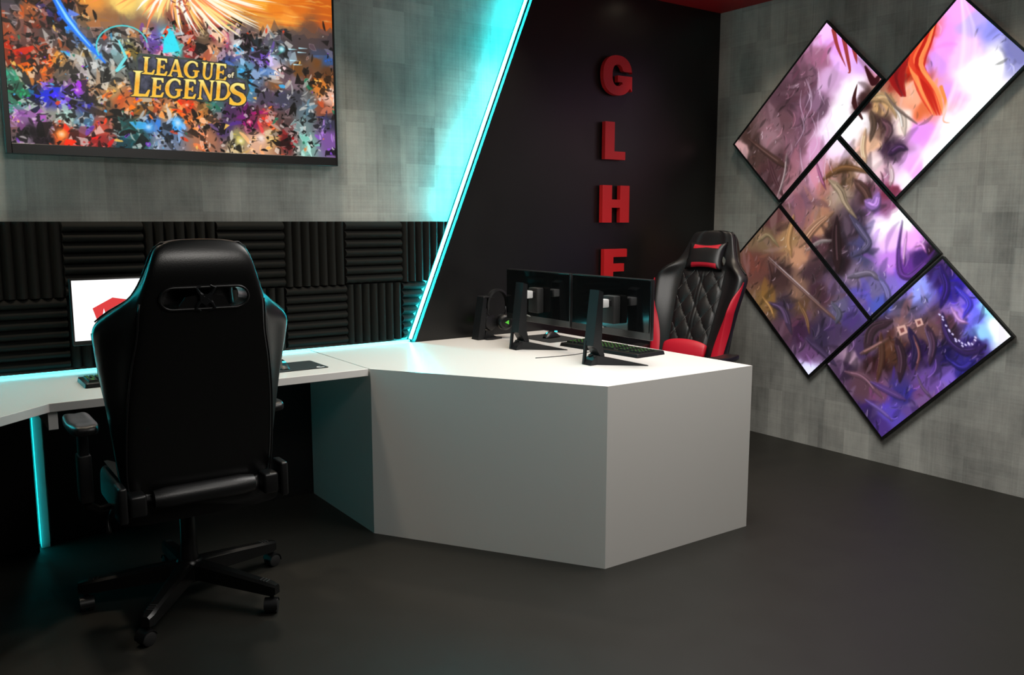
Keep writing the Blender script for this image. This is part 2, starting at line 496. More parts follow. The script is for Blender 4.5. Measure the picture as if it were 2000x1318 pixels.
# ------------------------------------------------------------------ painting of the pictures shown by the screens (plain abstract motifs)
class Canvas:
    """colour picture over a rectangle of wall: a0..a1 (across) and z0..z1 (up), metres"""
    def __init__(s, a0, a1, z0, z1, res):
        s.a0, s.z0, s.res = a0, z0, res
        s.w = int((a1 - a0) / res) + 2; s.h = int((z1 - z0) / res) + 2
        s.A, s.Z = np.meshgrid(a0 + np.arange(s.w) * res, z0 + np.arange(s.h) * res)
        s.img = np.zeros((s.h, s.w, 3))
    def _box(s, a0, a1, z0, z1):
        i0 = max(0, int((a0 - s.a0) / s.res) - 1); i1 = min(s.w, int((a1 - s.a0) / s.res) + 3)
        j0 = max(0, int((z0 - s.z0) / s.res) - 1); j1 = min(s.h, int((z1 - s.z0) / s.res) + 3)
        return (slice(j0, max(j0, j1)), slice(i0, max(i0, i1)))
    def blend(s, sl, alpha, col):
        col = np.array(col, float)
        s.img[sl] = s.img[sl] * (1 - alpha[..., None]) + col * alpha[..., None]
    def wash(s, pts, rng, warp=.02, power=3.2, wscale=.06):
        """soft patches around control points (a, z, colour)"""
        wa = s.A + warp * s.noise(rng, wscale); wz = s.Z + warp * s.noise(rng, wscale)
        num = np.zeros_like(s.img); den = np.zeros((s.h, s.w))
        for a, z, c in pts:
            w = 1.0 / (((wa - a) ** 2 + (wz - z) ** 2) + 2e-4) ** (power / 2)
            num += w[..., None] * np.array(c, float); den += w
        s.img = num / den[..., None]
    def noise(s, rng, scale, octaves=3):
        tot = np.zeros((s.h, s.w)); amp = 1.0; k = 0
        for o in range(octaves):
            st = max(2, int(scale / s.res)); gw = s.w // st + 3; gh = s.h // st + 3
            g = rng.uniform(-1, 1, (gh, gw))
            y = np.arange(s.h) / st; x = np.arange(s.w) / st
            yi = y.astype(int); xi = x.astype(int); fy = y - yi; fx = x - xi
            fy = fy * fy * (3 - 2 * fy); fx = fx * fx * (3 - 2 * fx)
            a = g[np.ix_(yi, xi)]; b = g[np.ix_(yi, xi + 1)]; c = g[np.ix_(yi + 1, xi)]; d = g[np.ix_(yi + 1, xi + 1)]
            FX = fx[None, :]; FY = fy[:, None]
            tot += amp * ((a * (1 - FX) + b * FX) * (1 - FY) + (c * (1 - FX) + d * FX) * FY)
            amp *= .5; scale *= .5
        return tot / 1.6
    def stroke(s, pts, widths, col, alpha=1.0, soft=None):
        soft = soft or s.res
        widths = widths if isinstance(widths, (list, tuple)) else [widths] * len(pts)
        R = max(widths) + soft * 2
        sl = s._box(min(p[0] for p in pts) - R, max(p[0] for p in pts) + R, min(p[1] for p in pts) - R, max(p[1] for p in pts) + R)
        A = s.A[sl]; Z = s.Z[sl]
        if A.size == 0: return
        best = np.full(A.shape, 1e9)
        for (p, q, w0, w1) in zip(pts, pts[1:], widths, widths[1:]):
            dx, dz = q[0] - p[0], q[1] - p[1]; L2 = dx * dx + dz * dz + 1e-12
            t = np.clip(((A - p[0]) * dx + (Z - p[1]) * dz) / L2, 0, 1)
            d = np.hypot(A - p[0] - t * dx, Z - p[1] - t * dz) - (w0 + (w1 - w0) * t)
            best = np.minimum(best, d)
        s.blend(sl, alpha * np.clip(.5 - best / soft, 0, 1), col)
    def poly(s, pts, col, alpha=1.0, colfn=None):
        """even-odd fill, four samples per cell"""
        sl = s._box(min(p[0] for p in pts), max(p[0] for p in pts), min(p[1] for p in pts), max(p[1] for p in pts))
        A = s.A[sl]; Z = s.Z[sl]
        if A.size == 0: return
        cov = np.zeros(A.shape)
        for oa, oz in ((-.25, -.25), (.25, -.25), (-.25, .25), (.25, .25)):
            a = A + oa * s.res; z = Z + oz * s.res; ins = np.zeros(A.shape, bool)
            for (x0, y0), (x1, y1) in zip(pts, pts[1:] + pts[:1]):
                if y0 == y1: continue
                c = ((z >= y0) != (z >= y1)) & (a < (x1 - x0) * (z - y0) / (y1 - y0) + x0)
                ins ^= c
            cov += ins * .25
        if colfn is not None:
            c = colfn(A, Z); s.img[sl] = s.img[sl] * (1 - (cov * alpha)[..., None]) + c * (cov * alpha)[..., None]
        else: s.blend(sl, cov * alpha, col)
    def sample(s, a, z):
        x = np.clip((np.asarray(a) - s.a0) / s.res, 0, s.w - 1.001); y = np.clip((np.asarray(z) - s.z0) / s.res, 0, s.h - 1.001)
        xi = x.astype(int); yi = y.astype(int); fx = (x - xi)[..., None]; fy = (y - yi)[..., None]
        I = s.img
        return (I[yi, xi] * (1 - fx) + I[yi, xi + 1] * fx) * (1 - fy) + (I[yi + 1, xi] * (1 - fx) + I[yi + 1, xi + 1] * fx) * fy

def to_linear(c):
    c = np.clip(c, 0, 255) / 255.0
    return np.where(c <= .04045, c / 12.92, ((c + .055) / 1.055) ** 2.4)

def picture_mesh(name, nu, nv, pos, canvas, wall_of, m, parent):
    """flat grid whose colour attribute carries the painted picture"""
    u, v = np.meshgrid(np.linspace(0, 1, nu), np.linspace(0, 1, nv))
    P = pos(u, v).reshape(-1, 3)
    me = bpy.data.meshes.new(name)
    idx = np.arange(nu * nv).reshape(nv, nu)
    q = np.stack([idx[:-1, :-1], idx[:-1, 1:], idx[1:, 1:], idx[1:, :-1]], -1).reshape(-1, 4)
    me.vertices.add(len(P)); me.vertices.foreach_set('co', P.ravel().astype(np.float32))
    me.loops.add(q.size); me.loops.foreach_set('vertex_index', q.ravel().astype(np.int32))
    me.polygons.add(len(q)); me.polygons.foreach_set('loop_start', np.arange(0, q.size, 4, dtype=np.int32))
    me.update(calc_edges=True)
    a, z = wall_of(u, v)
    c = to_linear(canvas.sample(a, z).reshape(-1, 3)); c = np.concatenate([c, np.ones((len(c), 1))], 1)
    at = me.attributes.new('picture', 'FLOAT_COLOR', 'POINT'); at.data.foreach_set('color', c.ravel().astype(np.float32))
    return link(name, me, m, parent)

rng = np.random.default_rng(7)

# ---- television picture: sunset, mountains, fiery burst, a dense band of coloured abstract shards, gold lettering
TVY = 4.085                                      # front of the screen
tx0, tx1 = on_y(12, 298, TVY)[0], on_y(660, 325, TVY)[0]
tz0 = on_y(340, 312, TVY)[1]; tz1 = tz0 + (tx1 - tx0) * .572
TV = Canvas(tx0, tx1, tz0, tz1, .0022)
def T(px, py): return on_y(px, py, TVY)
tvpts = [(20,8,(60,55,60)),(60,20,(150,80,40)),(30,50,(70,70,75)),(120,5,(110,60,40)),(180,3,(235,150,60)),(240,5,(255,215,110)),(215,40,(150,100,60)),(170,25,(200,130,70)),
 (300,5,(255,225,130)),(360,10,(250,190,130)),(430,10,(255,200,110)),(500,5,(250,170,50)),(540,20,(235,130,30)),(580,10,(220,110,25)),(640,15,(200,95,25)),(640,50,(190,90,30)),(560,35,(245,150,50)),(520,50,(220,140,60)),
 (610,65,(110,70,50)),(500,70,(110,90,80)),(560,75,(70,60,65)),(640,80,(60,50,55)),(240,60,(80,75,75)),(280,70,(90,75,65)),(200,80,(60,60,65)),(590,100,(70,50,40)),(550,100,(100,80,90)),(620,120,(110,65,25)),(580,140,(105,65,25)),(640,140,(90,55,30)),
 (30,60,(190,70,20)),(60,70,(120,30,10)),(40,100,(100,25,10)),(80,110,(150,50,15)),(20,120,(140,45,15)),(90,70,(60,30,20)),(110,50,(50,20,20)),(130,85,(130,60,30)),(125,30,(40,90,200)),(140,60,(40,130,240)),(165,80,(30,120,230)),(180,100,(50,140,240)),
 (165,40,(60,60,40)),(180,70,(30,30,35)),(190,90,(40,30,40)),(210,90,(150,150,160)),(230,80,(120,190,180)),(240,70,(160,150,110)),(235,110,(110,140,140)),(255,100,(110,95,45)),(250,120,(60,65,65)),(280,60,(150,100,60)),(295,75,(110,80,180)),(300,90,(90,60,130)),(330,80,(60,200,220)),(340,95,(60,210,200)),(320,105,(200,90,120)),
 (360,60,(110,50,35)),(365,75,(170,40,30)),(350,35,(120,60,50)),(385,90,(70,60,50)),(375,100,(120,40,40)),(400,70,(100,80,60)),(420,70,(120,40,50)),(435,80,(200,150,120)),(420,100,(200,140,100)),(445,90,(120,70,90)),(460,90,(220,220,220)),(440,115,(50,60,110)),(475,90,(60,50,60)),
 (500,90,(140,120,200)),(530,95,(120,210,240)),(550,95,(60,180,220)),(510,115,(100,80,140)),(530,120,(180,170,200)),(520,140,(80,110,150)),(480,140,(80,140,170)),(480,170,(70,130,160)),(500,150,(90,110,140)),(540,140,(230,190,180)),(535,165,(120,80,50)),(560,150,(90,70,80)),(575,160,(120,100,110)),(600,150,(100,60,40)),
 (620,110,(60,90,140)),(640,120,(50,80,130)),(625,170,(210,120,40)),(640,190,(220,170,150)),(630,215,(130,70,50)),(600,190,(90,90,90)),(580,190,(60,60,70)),(550,190,(60,60,80)),(520,185,(70,60,80)),(600,220,(90,110,120)),(640,240,(50,50,70)),(590,250,(110,130,130)),(560,240,(80,60,60)),(640,270,(120,80,150)),(600,280,(120,160,150)),(560,270,(100,20,25)),(520,240,(160,60,50)),
 (530,265,(210,170,110)),(500,275,(220,170,140)),(465,270,(150,140,90)),(490,240,(120,30,80)),(470,230,(90,40,90)),(450,220,(70,40,80)),(420,210,(60,100,100)),(440,250,(70,50,100)),(415,240,(110,70,50)),(390,240,(180,130,90)),(400,270,(170,110,80)),(370,235,(190,100,50)),(365,205,(200,60,20)),(345,240,(60,130,200)),(330,220,(190,140,90)),(300,210,(170,70,30)),(290,240,(60,110,170)),(320,260,(80,100,130)),
 (315,280,(120,130,150)),(260,250,(20,60,55)),(240,235,(30,60,60)),(270,270,(20,70,70)),(240,275,(20,60,70)),(225,230,(90,60,40)),(235,195,(190,80,30)),(250,205,(210,110,50)),(220,180,(170,140,90)),(200,200,(110,90,60)),(195,250,(190,70,50)),(190,275,(150,30,30)),(170,240,(60,100,130)),(160,270,(120,50,50)),(120,265,(230,90,30)),(135,275,(160,50,30)),(90,270,(20,15,20)),(60,255,(20,15,20)),
 (40,230,(130,90,140)),(60,225,(150,100,160)),(85,240,(120,80,120)),(30,255,(90,70,70)),(45,275,(130,110,130)),(100,230,(140,140,130)),(130,230,(120,150,140)),(20,200,(60,110,90)),(30,170,(40,90,70)),(50,190,(30,110,70)),(20,145,(60,130,110)),(60,150,(190,110,40)),(90,140,(190,90,30)),(70,190,(40,50,140)),(90,190,(40,40,160)),(110,180,(70,60,190)),(140,190,(90,60,170)),(150,175,(150,60,200)),(160,200,(50,50,110)),
 (120,120,(160,120,70)),(140,110,(110,100,90)),(120,150,(90,80,70)),(150,150,(100,95,90)),(170,120,(160,160,160)),(190,130,(150,155,155)),(200,150,(110,110,105)),(220,140,(120,120,110)),(180,170,(120,95,70)),(170,105,(190,150,80)),(270,215,(120,80,30)),(290,200,(110,75,30)),(400,205,(110,75,35))]
TV.wash([(*T(x, y), c) for x, y, c in tvpts], rng, warp=.012, power=4.5, wscale=.03)
# sky glow streaks
for k in range(70):
    px = rng.uniform(450, 650); py = rng.uniform(-60, 52); a = T(px, py); l = rng.uniform(.05, .2)
    c = np.array([(255, 190, 70), (250, 150, 40), (215, 100, 25), (255, 210, 120), (190, 80, 25)][rng.integers(5)])
    TV.stroke([(a[0] - l / 2, a[1]), (a[0], a[1] + rng.uniform(-.004, .01)), (a[0] + l / 2, a[1])], [.0005, .004, .0005], c, .45, .006)
def ridge(x0, x1, ybase, yamp, col, seed):
    r2 = np.random.default_rng(seed); xs = np.linspace(x0, x1, 26)
    pts = [T(x, ybase - yamp * abs(r2.normal()) * .6 - (yamp * .8 if k % 7 == 3 else 0)) for k, x in enumerate(xs)]
    TV.poly(pts + [T(x1, ybase + 30), T(x0, ybase + 30)], col, .6)
ridge(470, 652, 66, 14, (86, 70, 66), 3); ridge(470, 652, 78, 8, (58, 50, 56), 4)
ridge(150, 285, 44, 12, (150, 105, 75), 5); ridge(20, 250, 60, 8, (78, 74, 78), 6)
# dense band of shards: short curved strokes picking up the local colour, lightened, darkened and shifted
def shard(cv, a, z, size, col, rg):
    th = rg.uniform(0, math.pi); bend = rg.uniform(-1.1, 1.1); n = 6; pts = []; x, y = a, z
    for k in range(n):
        pts.append((x, y)); x += math.cos(th) * size / n; y += math.sin(th) * size / n; th += bend / n
    w = size * rg.uniform(.05, .2)
    cv.stroke(pts, [w * math.sin(math.pi * (k + .35) / (n)) ** .7 if math.sin(math.pi * (k + .35) / n) > 0 else 0 for k in range(n)], col, rg.uniform(.6, 1), cv.res * 1.2)
base = TV.img.copy()
def tv_skip(px, py):
    if py < 62 and px > 470: return True
    if py < 40 and 170 < px: return True
    if py < 58 and 190 < px < 330: return True
    if 560 < px < 640 and 60 < py < 150: return rng.uniform() < .75
    return False
def local(px, py):
    a, z = T(px, py)
    return base[min(TV.h - 1, max(0, int((z - tz0) / TV.res))), min(TV.w - 1, max(0, int((a - tx0) / TV.res)))]
def facet(cv, a, z, size, col, rg, edge=None):
    n = rg.integers(3, 6); t0 = rg.uniform(0, 6.28); st = rg.uniform(.35, 1); sa = rg.uniform(0, 3.14)
    pts = []
    for k in range(n):
        t = t0 + 6.283 * (k + rg.uniform(-.3, .3)) / n; r_ = size * rg.uniform(.6, 1.1)
        x, y = r_ * math.cos(t), r_ * st * math.sin(t)
        pts.append((a + x * math.cos(sa) - y * math.sin(sa), z + x * math.sin(sa) + y * math.cos(sa)))
    if edge is not None: cv.stroke(pts + [pts[0]], cv.res * .55, edge, .8)
    cv.poly(pts, tuple(col), .92)
KEY = [(220, 60, 25), (60, 170, 230), (120, 60, 190), (240, 190, 90), (30, 110, 80), (245, 120, 40)]
for stage, count, s0, s1 in ((0, 420, .022, .050), (1, 1300, .008, .024), (2, 1500, .004, .012)):
    for k in range(count):
        px = rng.uniform(8, 655); py = rng.uniform(-2, 305)
        if tv_skip(px, py): continue
        if not (tx0 < T(px, py)[0] < tx1): continue
        c = local(px, py); m_ = rng.uniform(); edge = None
        if m_ < .45: c = c * rng.uniform(.04, .45)
        elif m_ < .58: c = c * .45 + np.array([255, 250, 240]) * .55
        elif m_ < .84: c = np.clip((c - c.mean()) * 2.0 + c.mean() * 1.2, 0, 255)
        elif m_ < .88: c = np.array(KEY[rng.integers(6)], float)
        else: c = np.clip(c * 1.4 + 15, 0, 255)
        if stage < 2 and rng.uniform() < .25: edge = np.clip(c * 1.3 + 70, 0, 255)
        if rng.uniform() < .62: facet(TV, *T(px, py), rng.uniform(s0, s1), c, rng, edge)
        else: shard(TV, *T(px, py), rng.uniform(s0, s1) * 2.6, c, rng)
# long bright blue bolt, teal loop, comets, glowing orbs
TV.stroke([T(105, -10), T(125, 28), T(150, 62), T(178, 92), T(205, 122)], [.014, .017, .013, .011, .004], (30, 120, 245), 1, .006)
TV.stroke([T(110, 0), T(132, 36), T(155, 66), T(176, 90)], [.003, .006, .004, .002], (140, 215, 255), 1, .004)
TV.stroke([T(238 + 50 * math.cos(t), 90 - 40 * math.sin(t)) for t in np.linspace(.2, 3.6, 16)], [.003] * 16, (80, 215, 220), .95)
TV.stroke([T(232, 80), T(246, 112), T(228, 138), T(244, 128)], [.004, .006, .006, .002], (110, 220, 225), 1)
TV.poly([T(330, 62), T(338, 60), T(352, 100), T(318, 104), T(320, 78)], (50, 225, 245), .95)
for (px, py, r_, c) in ((290, 248, .02, (70, 170, 250)), (347, 240, .024, (90, 190, 255)), (120, 262, .02, (255, 150, 60)), (550, 96, .014, (150, 235, 255)), (470, 275, .016, (230, 215, 130)), (365, 205, .012, (240, 90, 40)), (510, 270, .02, (240, 205, 190)), (150, 176, .01, (190, 80, 230)), (487, 238, .012, (230, 60, 130))):
    a = T(px, py)
    TV.stroke([a, (a[0] + .001, a[1])], r_, c, .85, r_)
    TV.stroke([a, (a[0] + .001, a[1])], r_ * .35, (255, 250, 240), .7, r_ * .8)
for (px, py) in ((572, 96), (590, 102), (575, 118), (592, 94), (582, 126)):
    TV.stroke([T(px - 8, py), T(px + 8, py + 1)], [.003, .0005], (190, 240, 255), 1, .003)
# fiery burst of feather-like rays at the top
for k in range(150):
    th = rng.uniform(math.pi * 1.02, math.pi * 1.98); l0 = rng.uniform(.02, .1); l1 = l0 + rng.uniform(.08, .27)
    cx_, cz_ = T(352, -40)
    sx_ = 1.35
    p = [(cx_ + sx_ * math.cos(th + .15 * (f - .5)) * (l0 + (l1 - l0) * f), cz_ + .75 * math.sin(th + .15 * (f - .5)) * (l0 + (l1 - l0) * f)) for f in (0, .35, .7, 1)]
    c = [(255, 250, 225), (255, 225, 140), (255, 190, 100), (250, 140, 80), (255, 255, 250)][rng.integers(5)]
    TV.stroke(p, [.003, .0055, .0045, .0005], c, .9)
for k in range(26):
    px = rng.uniform(340, 372); py = rng.uniform(0, 30); shard(TV, *T(px, py), rng.uniform(.012, .03), [(150, 40, 40), (235, 190, 180), (110, 50, 50), (250, 240, 235)][rng.integers(4)], rng)

# lettering on a dark slate plaque
def PL(pts): return [T(*p) for p in pts]
TV.poly(PL([(266, 112), (272, 104), (300, 106), (330, 110), (370, 114), (400, 118), (442, 126), (462, 130), (463, 150), (482, 156), (488, 175), (480, 196), (455, 200), (420, 197), (400, 199), (372, 195), (330, 192), (296, 189), (262, 190), (256, 170), (247, 140), (256, 136), (268, 138)]), (62, 74, 66))
pq = PL([(269, 115), (274, 108), (330, 113), (400, 121), (459, 132), (459, 152), (479, 158), (484, 175), (477, 193), (450, 197), (400, 195), (330, 189), (262, 187), (258, 168), (250, 142), (258, 139), (270, 141)])
slate = TV.noise(rng, .02)
def slate_col(A, Z):
    i = ((A - tx0) / TV.res).astype(int).clip(0, TV.w - 1); j = ((Z - tz0) / TV.res).astype(int).clip(0, TV.h - 1)
    n = slate[j, i][..., None]; return np.array([58, 60, 76]) + n * np.array([44, 44, 50])
TV.poly(pq, None, 1, slate_col)

def line_map(p_bl, p_br, p_tl):
    """letter coordinates (u across in heights, v 0..1 up) -> wall"""
    def f(u, v, W):
        x = p_bl[0] + (p_br[0] - p_bl[0]) * u / W + (p_tl[0] - p_bl[0]) * v
        y = p_bl[1] + (p_br[1] - p_bl[1]) * u / W + (p_tl[1] - p_bl[1]) * v
        return T(x, y)
    return f
def arc(cx_, cy_, rx, ry, a0, a1, n=18):
    return [(cx_ + rx * math.cos(math.radians(a0 + (a1 - a0) * k / n)), cy_ + ry * math.sin(math.radians(a0 + (a1 - a0) * k / n))) for k in range(n + 1)]
def ser(x, y, w, d=1, h=.07):   # bracketed foot serif centred at x, base line y
    return [(x - w, y), (x + w, y), (x + w * .55, y + d * h * .6), (x + w * .4, y + d * h), (x - w * .4, y + d * h), (x - w * .55, y + d * h * .6)]
S = .085  # half stem
def glyph(ch):
    """list of polygons in a 1-high box and the advance width"""
    st = lambda x: [(x - S, 0), (x + S, 0), (x + S, 1), (x - S, 1)]
    if ch == 'L': return [st(.2), ser(.2, 0, .2), ser(.2, 1, .2, -1), [(.2, 0), (.66, 0), (.72, .27), (.66, .27), (.56, .09), (.2, .09)]], .74
    if ch == 'E': return [st(.2), ser(.2, 0, .2), ser(.2, 1, .2, -1), [(.2, 0), (.64, 0), (.70, .25), (.64, .25), (.54, .09), (.2, .09)],
                          [(.2, 1), (.62, 1), (.64, .78), (.59, .78), (.52, .91), (.2, .91)], [(.2, .46), (.45, .46), (.48, .38), (.52, .38), (.52, .64), (.48, .64), (.45, .55), (.2, .55)]], .74
    if ch == 'A': return [[(.36, 1.02), (.50, 1.02), (.84, 0), (.64, 0)], [(.36, 1.02), (.43, .98), (.17, 0), (.09, 0)], ser(.13, 0, .14), ser(.74, 0, .18), [(.2, .30), (.64, .30), (.62, .38), (.22, .38)]], .88
    if ch == 'G': return [arc(.48, .5, .46, .52, 48, 318) + arc(.50, .5, .29, .43, 318, 48)[::1], [(.66, .90), (.76, .93), (.80, .70), (.75, .70)],
                          [(.66, .06), (.82, .12), (.82, .46), (.66, .46)], [(.56, .46), (.90, .46), (.90, .40), (.56, .40)]], .94
    if ch == 'U': return [[(.18, 1), (.18, .35)] + arc(.44, .35, .26, .37, 180, 360) + [(.70, 1), (.62, 1), (.62, .35)] + arc(.46, .35, .16, .26, 360, 180) + [(.33, 1)], ser(.26, 1, .18, -1), ser(.66, 1, .13, -1)], .84
    if ch == 'N': return [[(.14, 0), (.22, 0), (.22, 1), (.14, 1)], [(.70, 0), (.78, 0), (.78, 1), (.70, 1)], [(.10, 1), (.28, 1), (.78, .05), (.78, -.06), (.70, -.06)], ser(.18, 0, .14), ser(.74, 1, .14, -1), ser(.12, 1, .10, -1)], .90
    if ch == 'D': return [st(.2), ser(.16, 0, .16), ser(.16, 1, .16, -1), [(.2, 1), (.4, 1)] + arc(.4, .5, .46, .5, 90, -90) + [(.2, 0), (.2, .08)] + arc(.4, .5, .28, .42, -90, 90) + [(.2, .92)]], .92
    if ch == 'S':
        return [[(.70, .74), (.66, .97)] + arc(.40, .73, .32, .28, 60, 200)[2:] + [(.20, .52), (.46, .40), (.54, .30)] + arc(.36, .24, .20, .17, 10, -90)[2:] + [(.22, .12), (.10, .30), (.06, .30), (.05, .02), (.2, -.03)] + arc(.38, .27, .36, .30, -90, 25) + [(.62, .52), (.36, .64), (.24, .76)] + arc(.40, .76, .16, .15, 180, 60)[1:] + [(.64, .74)]], .78
    if ch == 'o': return [arc(.3, .3, .3, .32, 0, 360, 20) + arc(.3, .3, .14, .17, 360, 0, 20)], .62
    if ch == 'f': return [[(.12, 0), (.26, 0), (.26, .7)] + arc(.40, .72, .14, .14, 180, 70, 6) + [(.52, .98), (.42, 1.0)] + arc(.36, .76, .24, .24, 90, 180, 6) + [(.12, .7)], [(0, .52), (.46, .52), (.46, .62), (0, .62)]], .5
    return [], .4
def gold(A, Z, z_lo, z_hi):
    t = np.clip((Z - z_lo) / (z_hi - z_lo), 0, 1)[..., None]
    return np.where(t < .5, np.array([255, 195, 55]) * (1 - t * 1.2) + np.array([235, 150, 30]) * (t * 1.2), np.array([235, 160, 35]) * (2 - 2 * t) + np.array([255, 238, 140]) * (2 * t - 1))
def write(chars, f, space=.04, col=None):
    W = sum(glyph(c)[1] * s_ + space for c, s_ in chars) - space
    for pas in range(3):
        u = 0
        for c, s_ in chars:
            polys, adv = glyph(c)
            for pg in polys:
                q = [f(u + x * s_, v * s_, W) for x, v in pg]
                if pas == 0: TV.stroke(q + [q[0]], .0052, (22, 22, 26), .95)
                elif pas == 1: TV.stroke(q + [q[0]], .0012, (255, 236, 130) if col is None else col, 1)
                else:
                    z = [p[1] for p in q]
                    zb = f(u, 0, W)[1]; zt = f(u, s_, W)[1]
                    TV.poly(q, col, 1, None if col is not None else (lambda A, Z, a=zb, b=zt: gold(A, Z, a, b)))
            u += adv * s_ + space
write([('L', 1), ('E', 1), ('A', 1), ('G', 1), ('U', 1), ('E', 1)], line_map((277, 143.5), (443, 158.5), (279.5, 111)), .0)
write([('L', 1.32), ('E', 1), ('G', 1), ('E', 1), ('N', 1), ('D', 1)], line_map((256, 187), (452, 196.5), (259, 150)), .0)
fs = line_map((446, 203.5), (482, 205), (446, 162)); 
for pas in range(2):
    pg = glyph('S')[0][0]; q = [fs(x, 1 - (1 - v) * 1.0, .78) for x, v in pg]
    if pas == 0: TV.stroke(q + [q[0]], .006, (22, 22, 26), .95)
    else:
        TV.stroke(q + [q[0]], .0014, (255, 236, 130), 1); TV.poly(q, None, 1, lambda A, Z: gold(A, Z, fs(0, 0, .78)[1], fs(0, 1, .78)[1]))
write([('o', 1), ('f', 1)], line_map((445, 151), (457, 152), (445, 141)), .08, (240, 225, 180))

tv = empty('television', ((tx0 + tx1) / 2, YW - .001, (tz0 + tz1) / 2)); tag(tv, 'large wall television with a thin black frame showing a crowded fiery picture', 'television')
tc = tv.location
bz = on_y(340, 293.5, TVY)[1] - tz0        # bottom bezel
sx0 = on_y(22, 270, TVY)[0]; sx1 = on_y(655, 290, TVY)[0]
bm = bmesh.new()
def tb(x0, x1, y0, y1, z0, z1, bev=.002): add_box(bm, x0 - tc.x, x1 - tc.x, y0 - tc.y, y1 - tc.y, z0 - tc.z, z1 - tc.z, bev, 1)
tb(tx0, sx0, TVY - .004, YW - .03, tz0, tz1); tb(sx1, tx1, TVY - .004, YW - .03, tz0, tz1)
tb(sx0 - .001, sx1 + .001, TVY - .004, YW - .03, tz0, tz0 + bz); tb(sx0 - .001, sx1 + .001, TVY - .004, YW - .03, tz1 - .02, tz1)
from_bm('frame', bm, M['black'], tv)
box('back_shell', tx0 + .01 - tc.x, tx1 - .01 - tc.x, TVY + .004 - tc.y, -.012, tz0 + .01 - tc.z, tz1 - .01 - tc.z, M['black'], tv, bev=.004)
box('wall_mount', -.2, .2, -.0125, 0, -.15, .15, M['satin'], tv)
tvz0, tvz1 = tz0 + bz, tz1 - .02
picture_mesh('screen', 660, 370, lambda u, v: np.stack([sx0 + (sx1 - sx0) * u - tc.x, np.full_like(u, TVY - tc.y), tvz0 + (tvz1 - tvz0) * v - tc.z], -1), TV,
             lambda u, v: (sx0 + (sx1 - sx0) * u, tvz0 + (tvz1 - tvz0) * v), screen_mat('television_picture', 1.05), tv)

